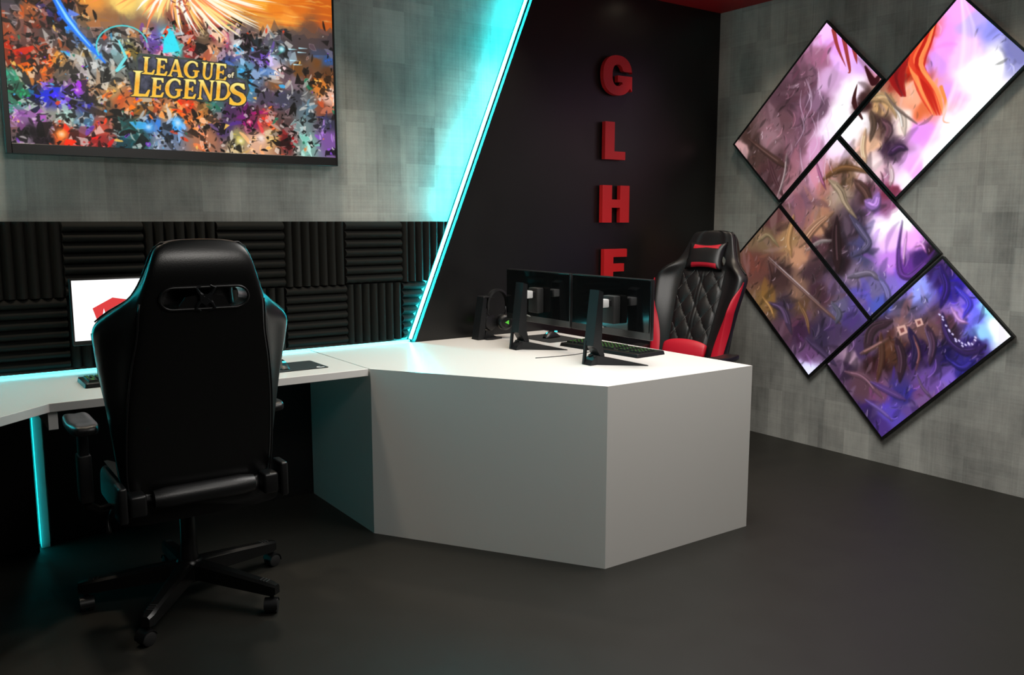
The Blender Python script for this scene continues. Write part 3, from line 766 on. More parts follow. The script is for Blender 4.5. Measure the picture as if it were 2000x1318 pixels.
# ---- the five tilted wall displays share one abstract picture
DX = 4.585                                      # face of the displays
def Wp(px, py): return on_x(px, py, DX)
WC = Canvas(1.9, 4.05, .05, 2.9, .0035)
wp = [(1616,50,(235,190,245)),(1650,80,(225,160,240)),(1690,110,(215,170,240)),(1600,120,(170,110,140)),(1570,150,(130,85,105)),(1620,150,(205,165,205)),(1665,180,(252,238,255)),(1650,220,(255,250,255)),(1600,200,(150,110,140)),(1540,190,(110,70,85)),(1530,240,(130,85,95)),(1500,270,(160,120,130)),(1460,270,(95,65,60)),(1445,290,(190,150,150)),(1560,290,(150,100,120)),(1590,290,(205,155,190)),(1620,255,(245,225,250)),(1520,330,(110,70,75)),(1545,370,(170,120,130)),(1500,340,(90,55,60)),(1480,310,(100,70,65)),(1570,230,(140,90,115)),(1640,120,(230,180,245)),
 (1880,10,(250,170,250)),(1850,80,(235,160,250)),(1905,40,(190,170,245)),(1940,50,(150,150,230)),(1985,100,(130,130,190)),(1950,120,(255,252,255)),(1900,140,(255,250,255)),(1880,100,(245,195,252)),(1830,120,(215,155,245)),(1845,180,(220,160,245)),(1800,80,(235,90,55)),(1790,140,(242,75,40)),(1760,150,(190,40,30)),(1830,190,(245,160,90)),(1805,205,(235,120,75)),(1780,180,(232,170,140)),(1720,210,(205,165,120)),(1715,240,(90,60,60)),(1760,240,(245,225,215)),(1700,280,(225,180,150)),(1740,290,(80,50,80)),(1690,205,(75,40,40)),(1660,250,(255,252,255)),(1680,240,(250,245,250)),(1870,250,(255,242,255)),(1835,300,(250,238,252)),(1800,260,(225,150,240)),(1785,330,(235,165,248)),(1765,350,(250,230,250)),(1740,375,(150,60,90)),(1705,330,(240,220,220)),(1815,320,(255,250,255)),(1920,200,(255,252,255)),
 (1640,290,(245,220,250)),(1600,340,(200,150,180)),(1560,390,(140,95,115)),(1620,350,(180,110,90)),(1650,340,(120,80,50)),(1640,380,(170,150,130)),(1690,380,(90,60,60)),(1710,400,(170,120,200)),(1700,340,(210,180,190)),(1740,400,(150,90,130)),(1760,430,(255,252,255)),(1725,440,(250,235,255)),(1780,470,(240,170,245)),(1670,440,(90,70,90)),(1630,460,(60,35,40)),(1600,440,(190,140,110)),(1590,480,(110,70,80)),(1640,520,(60,40,50)),(1680,490,(90,85,130)),(1740,510,(195,135,225)),(1705,565,(120,110,160)),(1660,540,(140,120,150)),(1680,590,(110,90,170)),(1720,600,(90,100,200)),(1770,520,(120,60,170)),(1800,500,(80,40,130)),(1822,492,(60,25,50)),(1760,560,(135,115,205)),(1560,430,(150,100,110)),(1740,470,(235,190,250)),
 (1510,430,(120,70,70)),(1490,470,(140,110,80)),(1540,470,(170,130,90)),(1560,500,(190,140,110)),(1480,520,(130,75,65)),(1520,540,(90,60,60)),(1590,530,(90,60,70)),(1600,570,(90,55,70)),(1620,560,(120,90,130)),(1500,590,(150,110,60)),(1530,600,(80,60,90)),(1570,600,(120,85,60)),(1560,650,(80,45,80)),(1640,600,(110,100,140)),(1660,620,(90,70,140)),(1600,660,(70,55,90)),(1580,690,(120,75,130)),(1580,728,(215,215,245)),(1630,650,(90,65,110)),(1540,640,(110,70,90)),(1560,560,(150,110,90)),
 (1830,530,(60,30,110)),(1860,560,(50,30,180)),(1890,590,(100,80,230)),(1870,620,(170,130,220)),(1930,600,(150,220,255)),(1950,640,(240,252,255)),(1970,655,(255,255,255)),(1920,650,(150,200,255)),(1910,672,(60,30,120)),(1850,640,(110,70,90)),(1790,560,(150,160,240)),(1760,600,(90,80,110)),(1760,640,(150,110,110)),(1730,640,(90,60,80)),(1810,650,(130,90,90)),(1800,690,(50,30,70)),(1840,690,(40,30,100)),(1740,690,(110,70,50)),(1710,710,(60,35,35)),(1880,720,(60,50,160)),(1850,735,(130,100,200)),(1820,745,(120,85,165)),(1680,680,(90,65,110)),(1650,720,(90,60,100)),(1690,750,(110,75,90)),(1720,770,(130,80,120)),(1760,770,(70,60,150)),(1780,800,(110,80,160)),(1740,810,(100,80,190)),(1720,840,(90,60,150)),(1700,810,(70,50,110)),(1800,780,(125,80,140)),(1660,700,(170,140,160)),(1900,620,(120,120,250))]
WC.wash([(*Wp(x, y), c) for x, y, c in wp], rng, warp=.035, power=4.2, wscale=.09)
WC.img = np.clip((WC.img - 128) * 1.15 + 124, 0, 255)
lm = WC.img.mean(2, keepdims=True); dk_ = np.clip((170 - lm) / 80, 0, 1)
WC.img = (lm + (WC.img - lm) * (1 - dk_ * (.14 + .12 * (WC.A[..., None] > 3.0)))) * (1 - .18 * dk_)
base = WC.img.copy()
def inside_calm(px, py):
    c = base_at(px, py)
    return c.mean() > 215
def base_at(px, py):
    a, z = Wp(px, py); i = min(WC.w - 1, max(0, int((a - WC.a0) / WC.res))); j = min(WC.h - 1, max(0, int((z - WC.z0) / WC.res)))
    return base[j, i]
for k in range(900):
    px = rng.uniform(1440, 1990); py = rng.uniform(20, 860)
    c = base_at(px, py); lum = c.mean(); a, z = Wp(px, py)
    if lum > 195 and rng.uniform() < .95: continue
    big = k < 500; m_ = rng.uniform()
    if m_ < .5: c = c * rng.uniform(.35, .8)
    elif m_ < .72: c = c * .72 + np.array([240, 205, 225]) * .28
    else: c = np.clip((c - lum) * 1.5 + lum * 1.1, 0, 255)
    th = rng.normal(1.9, .55); n = 7; size = rng.uniform(.10, .26) if big else rng.uniform(.03, .10); bend = rng.uniform(-1.2, 1.2); pts = []; x, y = a, z
    for q in range(n):
        pts.append((x, y)); x += math.cos(th) * size / n; y += math.sin(th) * size / n; th += bend / n
    w = size * rng.uniform(.06, .16)
    WC.stroke(pts, [w * math.sin(math.pi * (q + .3) / n) for q in range(n)], c, rng.uniform(.2, .5) if big else rng.uniform(.3, .7), .014 if big else .006)
for stage, count, s0, s1, al in ((0, 320, .030, .060, .45), (1, 900, .012, .028, .55), (2, 1300, .005, .013, .6)):
    for k in range(count):
        px = rng.uniform(1440, 1990); py = rng.uniform(20, 860); c = base_at(px, py); lum = c.mean()
        if lum > 190 and rng.uniform() < .97: continue
        if lum > 130 and rng.uniform() < .5: continue
        m_ = rng.uniform()
        if m_ < .55: c = c * rng.uniform(.25, .75)
        elif m_ < .75: c = c * .6 + np.array([235, 205, 225]) * .4
        else: c = np.clip((c - lum) * 1.5 + lum * 1.2, 0, 255)
        a, z = Wp(px, py); t0 = rng.uniform(0, 6.28); sa = rng.normal(2.0, .5); pts = []; n = 7; sz = rng.uniform(s0, s1); bend_ = rng.uniform(-1.6, 1.6)
        for q in range(n):      # a curved flake: one side bowed, the other flatter
            t = q / (n - 1); pts.append((t * 2 - 1, .38 * math.sin(math.pi * t)))
        pts += [(x, y * .15 * bend_) for x, y in pts[-2:0:-1]]
        P_ = [(a + sz * (x * math.cos(sa) - y * math.sin(sa)), z + sz * (x * math.sin(sa) + y * math.cos(sa))) for x, y in pts]
        WC.poly(P_, tuple(c), al)
        if rng.uniform() < .3: WC.stroke(P_[:n], WC.res * .5, tuple(np.clip(c * 1.3 + 60, 0, 255)), .5)
def S_(pts, w, c, al=1.0, soft=None):
    P = [Wp(*p) for p in pts]
    # smooth the polyline
    out = []
    for k in range(len(P) - 1):
        p0 = P[max(0, k - 1)]; p1 = P[k]; p2 = P[k + 1]; p3 = P[min(len(P) - 1, k + 2)]
        for t in (0, .25, .5, .75):
            out.append(tuple(.5 * (2 * p1[i] + (p2[i] - p0[i]) * t + (2 * p0[i] - 5 * p1[i] + 4 * p2[i] - p3[i]) * t * t + (3 * p1[i] - p0[i] - 3 * p2[i] + p3[i]) * t ** 3) for i in (0, 1)))
    out.append(P[-1])
    w = w if isinstance(w, (list, tuple)) else [w] * len(P)
    ws = [float(np.interp(q / (len(out) - 1) * (len(w) - 1), range(len(w)), w)) for q in range(len(out))]
    WC.stroke(out, ws, c, al, soft)
# flowing orange and red ribbons
for k in range(26):
    o = rng.uniform(-13, 13); o2 = rng.uniform(-20, 20)
    S_([(1826 + o * .5, 30), (1806 + o, 80), (1790 + o, 125), (1812 + o2, 175), (1832 + o2 * .6, 225)], [.002, .009, .013, .009, .001],
       [(235, 70, 35), (250, 120, 70), (190, 30, 20), (255, 160, 90), (215, 50, 30)][rng.integers(5)], .8)
for k in range(8):
    o = rng.uniform(-14, 14)
    S_([(1765 + o, 110), (1752 + o, 150), (1765 + o * .4, 188)], [.003, .014, .003], [(150, 20, 20), (200, 40, 30), (110, 15, 20)][rng.integers(3)], .8)
S_([(1838, 170), (1848, 205), (1842, 235), (1855, 240)], [.010, .008, .004, .001], (240, 140, 70)); 
for p in ([(1628, 58), (1636, 92), (1652, 130)], [(1648, 75), (1654, 105), (1660, 138), (1656, 142)], [(1668, 95), (1674, 125)]):
    S_(p, [.014, .010, .001], (150, 50, 45), .95)
S_([(1674, 165), (1668, 200), (1684, 232)], [.002, .016, .006], (60, 25, 25))
S_([(1690, 130), (1706, 160), (1716, 150)], [.006, .022, .012], (55, 15, 20))
# dark and tan rounded bands
for pts, w, c in [
    ([(1700, 195), (1720, 185), (1742, 200), (1750, 230)], [.02, .028, .022, .006], (215, 175, 125)),
    ([(1745, 205), (1762, 225), (1766, 262)], [.01, .022, .012], (245, 225, 205)),
    ([(1700, 215), (1706, 245), (1698, 275)], [.018, .020, .008], (95, 70, 50)),
    ([(1722, 232), (1738, 250), (1728, 278)], [.018, .024, .010], (80, 45, 60)),
    ([(1690, 250), (1684, 290), (1690, 318)], [.010, .016, .018], (230, 185, 145)),
    ([(1735, 300), (1755, 285), (1772, 290)], [.020, .022, .008], (70, 40, 85)),
    ([(1738, 320), (1742, 345), (1738, 360)], [.012, .012, .010], (240, 200, 200)),
    ([(1728, 180), (1745, 205), (1765, 222), (1790, 240)], [.006, .006, .006, .003], (70, 60, 62)),
    ([(1606, 350), (1635, 328), (1668, 326), (1705, 340)], [.012, .018, .018, .004], (135, 90, 50)),
    ([(1618, 350), (1640, 368), (1652, 400), (1672, 425)], [.020, .026, .016, .010], (175, 150, 120)),
    ([(1668, 350), (1690, 372), (1700, 400)], [.024, .028, .010], (95, 60, 50)),
    ([(1690, 392), (1708, 402), (1716, 375)], [.028, .034, .016], (165, 125, 205)),
    ([(1592, 310), (1602, 345), (1612, 368)], [.003, .012, .004], (130, 50, 90)),
    ([(1560, 480), (1590, 440), (1628, 412)], [.028, .030, .010], (190, 140, 105)),
    ([(1575, 488), (1600, 470), (1628, 468)], [.004, .010, .004], (215, 205, 200)),
    ([(1634, 420), (1632, 470), (1636, 530)], [.010, .034, .030], (52, 30, 34)),
    ([(1660, 420), (1682, 450), (1700, 480), (1664, 500)], [.018, .026, .016, .014], (82, 78, 112)),
    ([(1655, 540), (1700, 530), (1716, 545)], [.020, .016, .014], (120, 112, 125)),
    ([(1716, 540), (1732, 565), (1736, 590)], [.014, .020, .010], (110, 108, 160)),
    ([(1762, 430), (1752, 500), (1760, 550), (1800, 520), (1826, 488)], [.004, .012, .020, .016, .012], (80, 40, 120)),
    ([(1770, 450), (1765, 490), (1764, 515)], [.006, .007, .003], (250, 170, 250)),
    ([(1786, 480), (1800, 475), (1808, 492)], [.006, .008, .005], (245, 150, 245)),
    ([(1462, 270), (1500, 300), (1535, 325)], [.012, .018, .022], (80, 50, 42)),
    ([(1500, 310), (1512, 350), (1530, 385)], [.010, .016, .010], (92, 52, 60)),
    ([(1515, 395), (1532, 340), (1536, 300)], [.002, .004, .003], (225, 210, 210)),
    ([(1550, 420), (1538, 470), (1545, 500)], [.016, .018, .014], (205, 150, 95)),
    ([(1480, 470), (1500, 455), (1520, 480)], [.010, .010, .010], (165, 145, 105)),
    ([(1500, 505), (1555, 555), (1605, 600), (1640, 630)], [.007, .009, .009, .014], (120, 85, 85)),
    ([(1502, 502), (1552, 548), (1600, 592)], [.002, .003, .002], (210, 190, 195)),
    ([(1500, 510), (1506, 540), (1502, 560)], [.006, .008, .002], (75, 45, 45)),
    ([(1500, 590), (1530, 602), (1545, 650)], [.014, .024, .020], (75, 55, 85)),
    ([(1490, 580), (1505, 600), (1512, 620)], [.010, .010, .004], (195, 140, 80)),
    ([(1560, 590), (1575, 620), (1580, 650)], [.012, .012, .004], (150, 105, 65)),
    ([(1624, 590), (1640, 610), (1632, 630)], [.014, .018, .014], (90, 90, 105)),
    ([(1575, 660), (1610, 690), (1632, 712)], [.024, .022, .012], (66, 48, 84)),
    ([(1742, 625), (1700, 640), (1690, 690)], [.020, .030, .026], (60, 36, 40)),
    ([(1720, 650), (1722, 700), (1712, 745)], [.014, .018, .010], (100, 60, 45)),
    ([(1750, 660), (1762, 700), (1756, 745)], [.026, .030, .014], (44, 26, 44)),
    ([(1775, 640), (1790, 680), (1780, 720)], [.024, .026, .010], (38, 26, 78)),
    ([(1810, 635), (1822, 670), (1815, 712)], [.022, .024, .012], (50, 28, 60)),
    ([(1784, 655), (1796, 690), (1788, 722)], [.005, .006, .003], (165, 100, 85)),
    ([(1806, 640), (1818, 675), (1812, 705)], [.004, .005, .003], (120, 90, 150)),
    ([(1680, 690), (1700, 680), (1735, 660)], [.008, .010, .008], (150, 105, 80)),
    ([(1840, 610), (1850, 660), (1890, 690), (1925, 672)], [.016, .022, .026, .016], (50, 28, 100)),
    ([(1836, 520), (1850, 560), (1836, 600)], [.016, .022, .014], (48, 24, 110)),
    ([(1866, 560), (1896, 590), (1880, 620)], [.014, .018, .010], (70, 60, 235)),
    ([(1858, 600), (1872, 625), (1890, 630)], [.010, .012, .005], (225, 160, 225)),
    ([(1650, 725), (1690, 735), (1722, 775)], [.012, .020, .016], (140, 95, 115)),
    ([(1700, 745), (1740, 765), (1768, 780)], [.014, .022, .012], (95, 65, 150)),
    ([(1690, 780), (1720, 800), (1742, 820)], [.010, .012, .006], (130, 100, 190)),
    ([(1790, 730), (1800, 755), (1820, 778)], [.004, .007, .008], (85, 65, 80)),
    ([(1850, 700), (1880, 720), (1905, 700)], [.014, .018, .010], (40, 30, 120))]:
    prof = [w[0] * .25] + [float(np.interp(t, np.linspace(0, 1, len(w)), w)) for t in (.2, .4, .6, .8)] + [w[-1] * .2]
    P6 = [tuple(float(np.interp(t, np.linspace(0, 1, len(pts)), [p[i] for p in pts])) for i in (0, 1)) for t in np.linspace(0, 1, 6)]
    S_([(x + 1.5, y + 2.5) for x, y in P6], prof, tuple(v * .45 for v in c), .75, .010)
    c = tuple(.55 * v + .45 * b_ * .8 for v, b_ in zip(c, base_at(*P6[2])))
    S_(P6, [q * .85 for q in prof], c, .8, .012)
    for r_ in range(5):
        o = rng.uniform(-.6, .6); dx = rng.uniform(-1, 1)
        S_([(x + o * q * 300 + dx, y + o * q * 120) for (x, y), q in zip(P6[1:-1], prof[1:-1])], [q * .14 for q in prof[1:-1]], tuple(np.clip(np.array(c) * rng.uniform(.4, 1.7) + (25 if r_ % 2 else 0), 0, 255)), .6, .006)
    S_([(x - 1.6 * q * 300 * .5, y - q * 90) for (x, y), q in zip(P6[:-1], prof[:-1])], .0012, tuple(min(255, v * 1.2 + 55) for v in c), .4)
# pale beads on a curved line, bright square studs
for k in range(18):
    t = k / 17.0; p = Wp(1836 + 72 * t + 2 * math.sin(k * 2.1), 612 + 62 * math.sin(t * 2.2) + 3 * math.cos(k * 1.7))
    WC.stroke([p, (p[0] + .006, p[1] + .004)], .004, (215, 205, 250), 1)
for (px, py, s_) in ((1762, 645, 11), (1795, 630, 9)):
    WC.poly([Wp(px - s_, py - s_ * .6), Wp(px + s_ * .5, py - s_), Wp(px + s_, py + s_ * .4), Wp(px - s_ * .4, py + s_)], (205, 160, 150))
    WC.poly([Wp(px - s_ * .45, py - s_ * .3), Wp(px + s_ * .25, py - s_ * .5), Wp(px + s_ * .45, py + s_ * .2), Wp(px - s_ * .2, py + s_ * .5)], (120, 70, 70))
for k in range(22):
    t = rng.uniform(0, 1); o = rng.uniform(-18, 18)
    S_([(1880 + o * .3, 0), (1892 + o, 70), (1880 + o, 150), (1835 + o, 260), (1780 + o, 350)], [.002, .004, .006, .005, .002], (255, 235, 255), .16, .012)
# grey-violet ragged patch at the upper right
for k in range(14):
    S_([(1960 + k * 3, 60 + k * 3), (1975 + k * 1.5, 90 + k * 2.4), (1968 + k * 1.5, 96 + k * 2)], [.006, .009, .001], (125, 125, 185), .9)
# pale faceted rock
for k in range(16):
    x = rng.uniform(1560, 1625); y = rng.uniform(110, 300)
    S_([(x, y), (x + rng.uniform(-6, 10), y + 30), (x + rng.uniform(-14, 14), y + 62)], [.001, .004, .001], (225, 195, 225), .5)

def wall_display(corners, label):
    """corners: (y, z) of the outer outline, squared up into a true rectangle on the wall"""
    P = np.array(corners); c0 = P.mean(0)
    eu = ((P[1] - P[0]) + (P[2] - P[3])) / 2; ev = ((P[3] - P[0]) + (P[2] - P[1])) / 2
    wu, wv = np.hypot(*eu), np.hypot(*ev)
    ang = DISPLAY_ANGLE
    du = np.array([math.cos(ang), math.sin(ang)]); du = du if du @ eu > 0 else -du
    dv = np.array([-du[1], du[0]]); dv = dv if dv @ ev > 0 else -dv
    root = empty('wall_display', (XR - .001, c0[0], c0[1])); tag(root, label, 'wall screen', 'tilted screens on the right wall')
    def at(u, v, x):   # u,v in metres from the centre
        p = du * u + dv * v; return (x - XR + .001, p[0], p[1])
    def rect(x0, x1, u0, u1, v0, v1, bmx):
        add_prism(bmx, [(u0, v0), (u1, v0), (u1, v1), (u0, v1)], lambda u, v: at(u, v, x0), lambda u, v: at(u, v, x1))
    hu, hv, b = wu / 2 - .001, wv / 2 - .001, .0115
    bm = bmesh.new()
    for u0, u1, v0, v1 in ((-hu, -hu + b, -hv, hv), (hu - b, hu, -hv, hv), (-hu + b, hu - b, -hv, -hv + b), (-hu + b, hu - b, hv - b, hv)):
        rect(DX - .003, DX + .012, u0, u1, v0, v1, bm)
    from_bm('bezel', bm, M['black'], root)
    bm = bmesh.new(); rect(DX + .003, XR - .004, -hu + .003, hu - .003, -hv + .003, hv - .003, bm); from_bm('back_shell', bm, M['black'], root)
    bm = bmesh.new(); rect(XR - .004, XR - .001, -.1, .1, -.1, .1, bm); from_bm('wall_mount', bm, M['satin'], root)
    nu, nv = int((wu) / .0035), int((wv) / .0035)
    def pos(u, v):
        a = (u - .5) * 2 * (hu - b); c = (v - .5) * 2 * (hv - b)
        return np.stack([np.full_like(u, DX - XR + .001), du[0] * a + dv[0] * c, du[1] * a + dv[1] * c], -1)
    def wall_of(u, v):
        a = (u - .5) * 2 * (hu - b); c = (v - .5) * 2 * (hv - b)
        return c0[0] + du[0] * a + dv[0] * c, c0[1] + du[1] * a + dv[1] * c
    picture_mesh('screen', nu, nv, pos, WC, wall_of, SCR, root)
SCR = screen_mat('display_picture', 1.12)
DISPLAY_ANGLE = math.radians(-45)
wall_display([(3.211, 2.615), (3.884, 1.929), (3.495, 1.533), (2.822, 2.219)], 'tilted wall screen at the upper left of the group, lilac sky over brown rock')
wall_display([(2.418, 2.600), (3.095, 1.923), (2.704, 1.540), (2.027, 2.217)], 'tilted wall screen at the upper right of the group, orange ribbons on pink and white')
wall_display([(3.095, 1.919), (3.496, 1.528), (2.824, .852), (2.423, 1.243)], 'tilted wall screen in the centre of the group, purple picture with a white glow')
wall_display([(3.498, 1.526), (3.893, 1.121), (3.214, .437), (2.821, .848)], 'tilted wall screen at the lower left of the group, partly behind the red chair')
wall_display([(2.419, 1.237), (3.101, .545), (2.703, .149), (2.016, .836)], 'tilted wall screen at the bottom of the group, dark purple with a blue corner')

# ------------------------------------------------------------------ red wall letters
def wall_letter(name, polys, x0, z0, h, label, ytop=4.018):
    """polys in letter units of height 1"""
    root = empty(name, (x0, YB, z0)); tag(root, label, 'letter', 'red letters on the black wall')
    bm = bmesh.new()
    for pg in polys:
        add_prism(bm, pg, lambda u, v: (u * h, ytop - YB, v * h), lambda u, v: (u * h, -.012, v * h))
    bmesh.ops.remove_doubles(bm, verts=bm.verts, dist=1e-5)
    bmesh.ops.recalc_face_normals(bm, faces=bm.faces)
    from_bm('letter_body', bm, M['red'], root)
    for dz in (.20, .80):
        box('standoff', .10 * h, .16 * h, -.0125, 0, dz * h - .006, dz * h + .006, M['black'], root)
    return root
def round_pts(cx_, cz_, rx, rz, a0, a1, n, p=2.5):
    out = []
    for k in range(n + 1):
        t = math.radians(a0 + (a1 - a0) * k / n); c, s = math.cos(t), math.sin(t)
        out.append((cx_ + rx * math.copysign(abs(c) ** (2 / p), c), cz_ + rz * math.copysign(abs(s) ** (2 / p), s)))
    return out
GW = 1.03
Gp = round_pts(.5, .5, .5, .5, 8, 350, 40) + [(1.0, .44), (1.0, .52), (.52, .52), (.52, .36), (.63, .36)]
Gp = round_pts(.5, .5, .5, .5, 7, 327, 44, 2.3) + [(1.0, .12), (1.0, .50), (.50, .50), (.50, .335), (.66, .335), (.66, .27)] + round_pts(.5, .5, .19, .27, 312, 24, 24, 2.4) + [(.72, .61), (1.0, .61)]
wall_letter('letter_g', [Gp], 3.538, 2.190, .238, 'red block letter G, topmost of the upright word')
wall_letter('letter_l', [[(0, 0), (.74, 0), (.74, .22), (.34, .22), (.34, 1), (0, 1)]], 3.560, 1.800, .228, 'red block letter L under the G')
wall_letter('letter_h', [[(0, 0), (.34, 0), (.34, .40), (.64, .40), (.64, 0), (.98, 0), (.98, 1), (.64, 1), (.64, .62), (.34, .62), (.34, 1), (0, 1)]], 3.545, 1.412, .230, 'red block letter H between the L and the F')
wall_letter('letter_f', [[(0, 0), (.34, 0), (.34, .38), (.74, .38), (.74, .60), (.34, .60), (.34, .78), (.84, .78), (.84, 1), (0, 1)]], 3.565, 1.016, .230, 'red block letter F, lowest, cut by the monitor tops')

# ------------------------------------------------------------------ gaming chairs
ARM_IN = .05; ARM_Z = 0.0
def rz_deg(r): return math.degrees(r)
RECLINE = .21
def back_y(z): return -.25 - (z - .55) * RECLINE
WI = [(.47, .225), (.52, .240), (.62, .245), (.80, .240), (.95, .225), (1.05, .208), (1.12, .203), (1.17, .198), (1.21, .186), (1.26, .170), (1.31, .155), (1.34, .138), (1.358, .105), (1.364, .06)]
WO = [(.47, .240), (.52, .256), (.62, .268), (.80, .290), (.95, .312), (1.03, .322), (1.07, .324), (1.10, .312), (1.14, .262), (1.17, .222), (1.21, .196), (1.26, .175), (1.31, .158), (1.34, .141), (1.358, .108), (1.364, .062)]
TK = [(.47, .05), (.52, .085), (.7, .10), (1.1, .095), (1.3, .090), (1.34, .090), (1.358, .085), (1.364, .080)]
def back_section(z):
    wi = smooth_interp(z, WI); wo = smooth_interp(z, WO); t = smooth_interp(z, TK)
    wing = max(0.0, min(1.0, (wo - wi) / .07))
    n0 = .010 + (.055 * ((z - 1.235) / .129) ** 2.2 if z > 1.235 else 0)
    fwd = .045 + .06 * wing if z < 1.235 else .045 - .02 * (z - 1.235) / .129                       # how far forward the wing tip sits
    half = [(0, n0 - .004), (.45 * wi, n0 - .003), (.85 * wi, n0), (wi - .006, n0 + .004), (wi, n0 + .010), (wi + (wo - wi) * .1 + .002, n0 + .014),
            (wi + (wo - wi) * .45 + .002, n0 + .014 + fwd * .32), (wo - .004, n0 + fwd * .72), (wo, fwd + n0 + .006), (wo - .006, max(t, fwd + .02) + .015 * wing),
            (wo * .90 - .004, max(t, fwd + .04) + .028 * wing), (wo * .76, t + .04 * wing), (wo * .62, t + .006), (wo * .5, t - .002), (wo * .25, t), (0, t)]
    return half, t, wi, wo
def make_chair(name, accent, label, loc, rz, pillow):
    """racing style swivel chair facing +y, origin on the floor under the column"""
    root = empty(name, loc, rz); tag(root, label, 'chair')
    acc = M[accent]
    # backrest body
    zs = [.47, .485, .52, .57, .64, .72, .80, .88, .95, 1.0, 1.03, 1.06, 1.085, 1.11, 1.14, 1.17, 1.20, 1.24, 1.28, 1.31, 1.33, 1.345, 1.356, 1.364]
    bm = bmesh.new(); rings = []
    for z in zs:
        half, t, wi, wo = back_section(z)
        loop = half + [(-x, n) for x, n in half[-2:0:-1]]
        rings.append([bm.verts.new((x, back_y(z) + n, z)) for x, n in loop])
    for A_, B_ in zip(rings, rings[1:]):
        n = len(A_)
        for k in range(n): bm.faces.new((A_[k], A_[(k + 1) % n], B_[(k + 1) % n], B_[k]))
    bm.faces.new(rings[0][::-1]); bm.faces.new(rings[-1])
    body = from_bm('backrest', bm, M['leather'] if accent != 'leather' else M['back_leather'], root, True)
    subsurf(body, 2)
    # slot through the headrest, cut with a temporary shape that is removed again
    def slot_pts(gr=0.0, n=10):
        # wide opening, rounded ends, slightly narrowing in the middle
        pts = []
        for cx_, a0 in ((.100, -90), (-.100, 90)):
            for k in range(n + 1):
                a = math.radians(a0 + 180 * k / n); pts.append((cx_ + (.040 + gr) * math.cos(a), 1.172 + (.034 + gr) * math.sin(a)))
        return pts
    bm = bmesh.new(); add_prism(bm, slot_pts(), lambda x, z: (x, back_y(z) - .05, z), lambda x, z: (x, back_y(z) + .2, z))
    bmesh.ops.recalc_face_normals(bm, faces=bm.faces)
    cut = from_bm('slot_shape', bm, M['black'], root)
    bo = body.modifiers.new('slot', 'BOOLEAN'); bo.operation = 'DIFFERENCE'; bo.object = cut; bo.solver = 'EXACT'
    bpy.context.view_layer.update()
    dg = bpy.context.evaluated_depsgraph_get()
    me = bpy.data.meshes.new_from_object(body.evaluated_get(dg))
    body.modifiers.clear(); body.data = me
    bpy.data.objects.remove(cut)
    shade_auto(body, 38)
    # plastic surround of the slot, open bracket and emblem in the middle
    rim = slot_pts(.002, 12)
    tube('slot_rim', [(x, back_y(z) - .001 + .003, z) for x, z in rim], .0045, M['black'], root, 8, True)
    bm = bmesh.new()
    bar = [(-.085, 1.140), (.085, 1.140), (.060, 1.176), (.030, 1.180), (-.030, 1.180), (-.060, 1.176)]
    add_prism(bm, bar, lambda x, z: (x, back_y(z) + .006, z), lambda x, z: (x, back_y(z) + .02, z))
    from_bm('slot_bracket', bm, M['black'], root, False)
    bm = bmesh.new()
    for sg in (1, -1):
        # emblem of four curved prongs round a small shield
        for up in (1, -1):
            pts = [(sg * .006, 1.172 + up * .004), (sg * .020, 1.172 + up * .016), (sg * .030, 1.172 + up * .034), (sg * .014, 1.172 + up * .042)]
            add_tube(bm, [(x, back_y(z) - .004, z) for x, z in pts], [.007, .006, .005, .002], 6)
    add_prism(bm, [(-.020, 1.184), (.020, 1.184), (.018, 1.160), (0, 1.146), (-.018, 1.160)], lambda x, z: (x, back_y(z) - .010, z), lambda x, z: (x, back_y(z) + .008, z))
    from_bm('emblem', bm, M['satin'], root, False)
    # piping down both edges of the rear shell
    for sg in (1, -1):
        tube('piping', [(sg * (smooth_interp(z, WI) + .001), back_y(z) + .012, z) for z in np.linspace(.50, 1.16, 24)], .0032, M['black'], root, 6)
    tube('piping', [(sg * (smooth_interp(z, WO) + .0005), back_y(z) + .010 + .012 + .045 + .06 * max(0, min(1, (smooth_interp(z, WO) - smooth_interp(z, WI)) / .07)) - .006, z)
                    for sg, z in [(-1, z) for z in np.linspace(1.10, 1.352, 16)] + [(1, z) for z in np.linspace(1.352, 1.10, 16)]], .003, M['black'], root, 6)
    # quilted middle with diamond stitching
    def ins(u, v):
        z = .56 + v * .56; half, t, wi, wo = back_section(z); w = wo * .50
        if z > 1.0: w = min(w, .150)
        x = (u * 2 - 1) * w
        q = abs(math.sin((x * 1.0 / .055 + z / .075) * math.pi / 2 * 1.0)) * abs(math.sin((x / .055 - z / .075) * math.pi / 2))
        seam = max(0, 1 - abs(abs(x) - .012) / .006)
        edge = min(1, min(u, 1 - u) * 14, min(v, 1 - v) * 14)
        return (x, back_y(z) + t + .002 + (.009 * q ** .5 - .003 * seam + .002) * edge, z)
    grid_mesh('quilted_panel', ins, 64, 120, M['leather'], root)
    bm = bmesh.new()
    for fam in (1, -1):
        for k in range(-30, 31):
            # lines where x/.055 + fam*z/.075 is an even integer
            pts = []
            for z in np.linspace(.565, 1.115, 80):
                x = (2 * k - fam * z / .075) * .055
                half, t, wi, wo = back_section(z); w = min(wo * .5, .150 if z > 1.0 else 9) - .004
                if .016 < abs(x) < w: pts.append((x, back_y(z) + t + .0048, z))
                else:
                    if len(pts) > 2: add_tube(bm, pts, .0009, 4)
                    pts = []
            if len(pts) > 2: add_tube(bm, pts, .0009, 4)
    st = from_bm('stitching', bm, M['thread'], root, True)
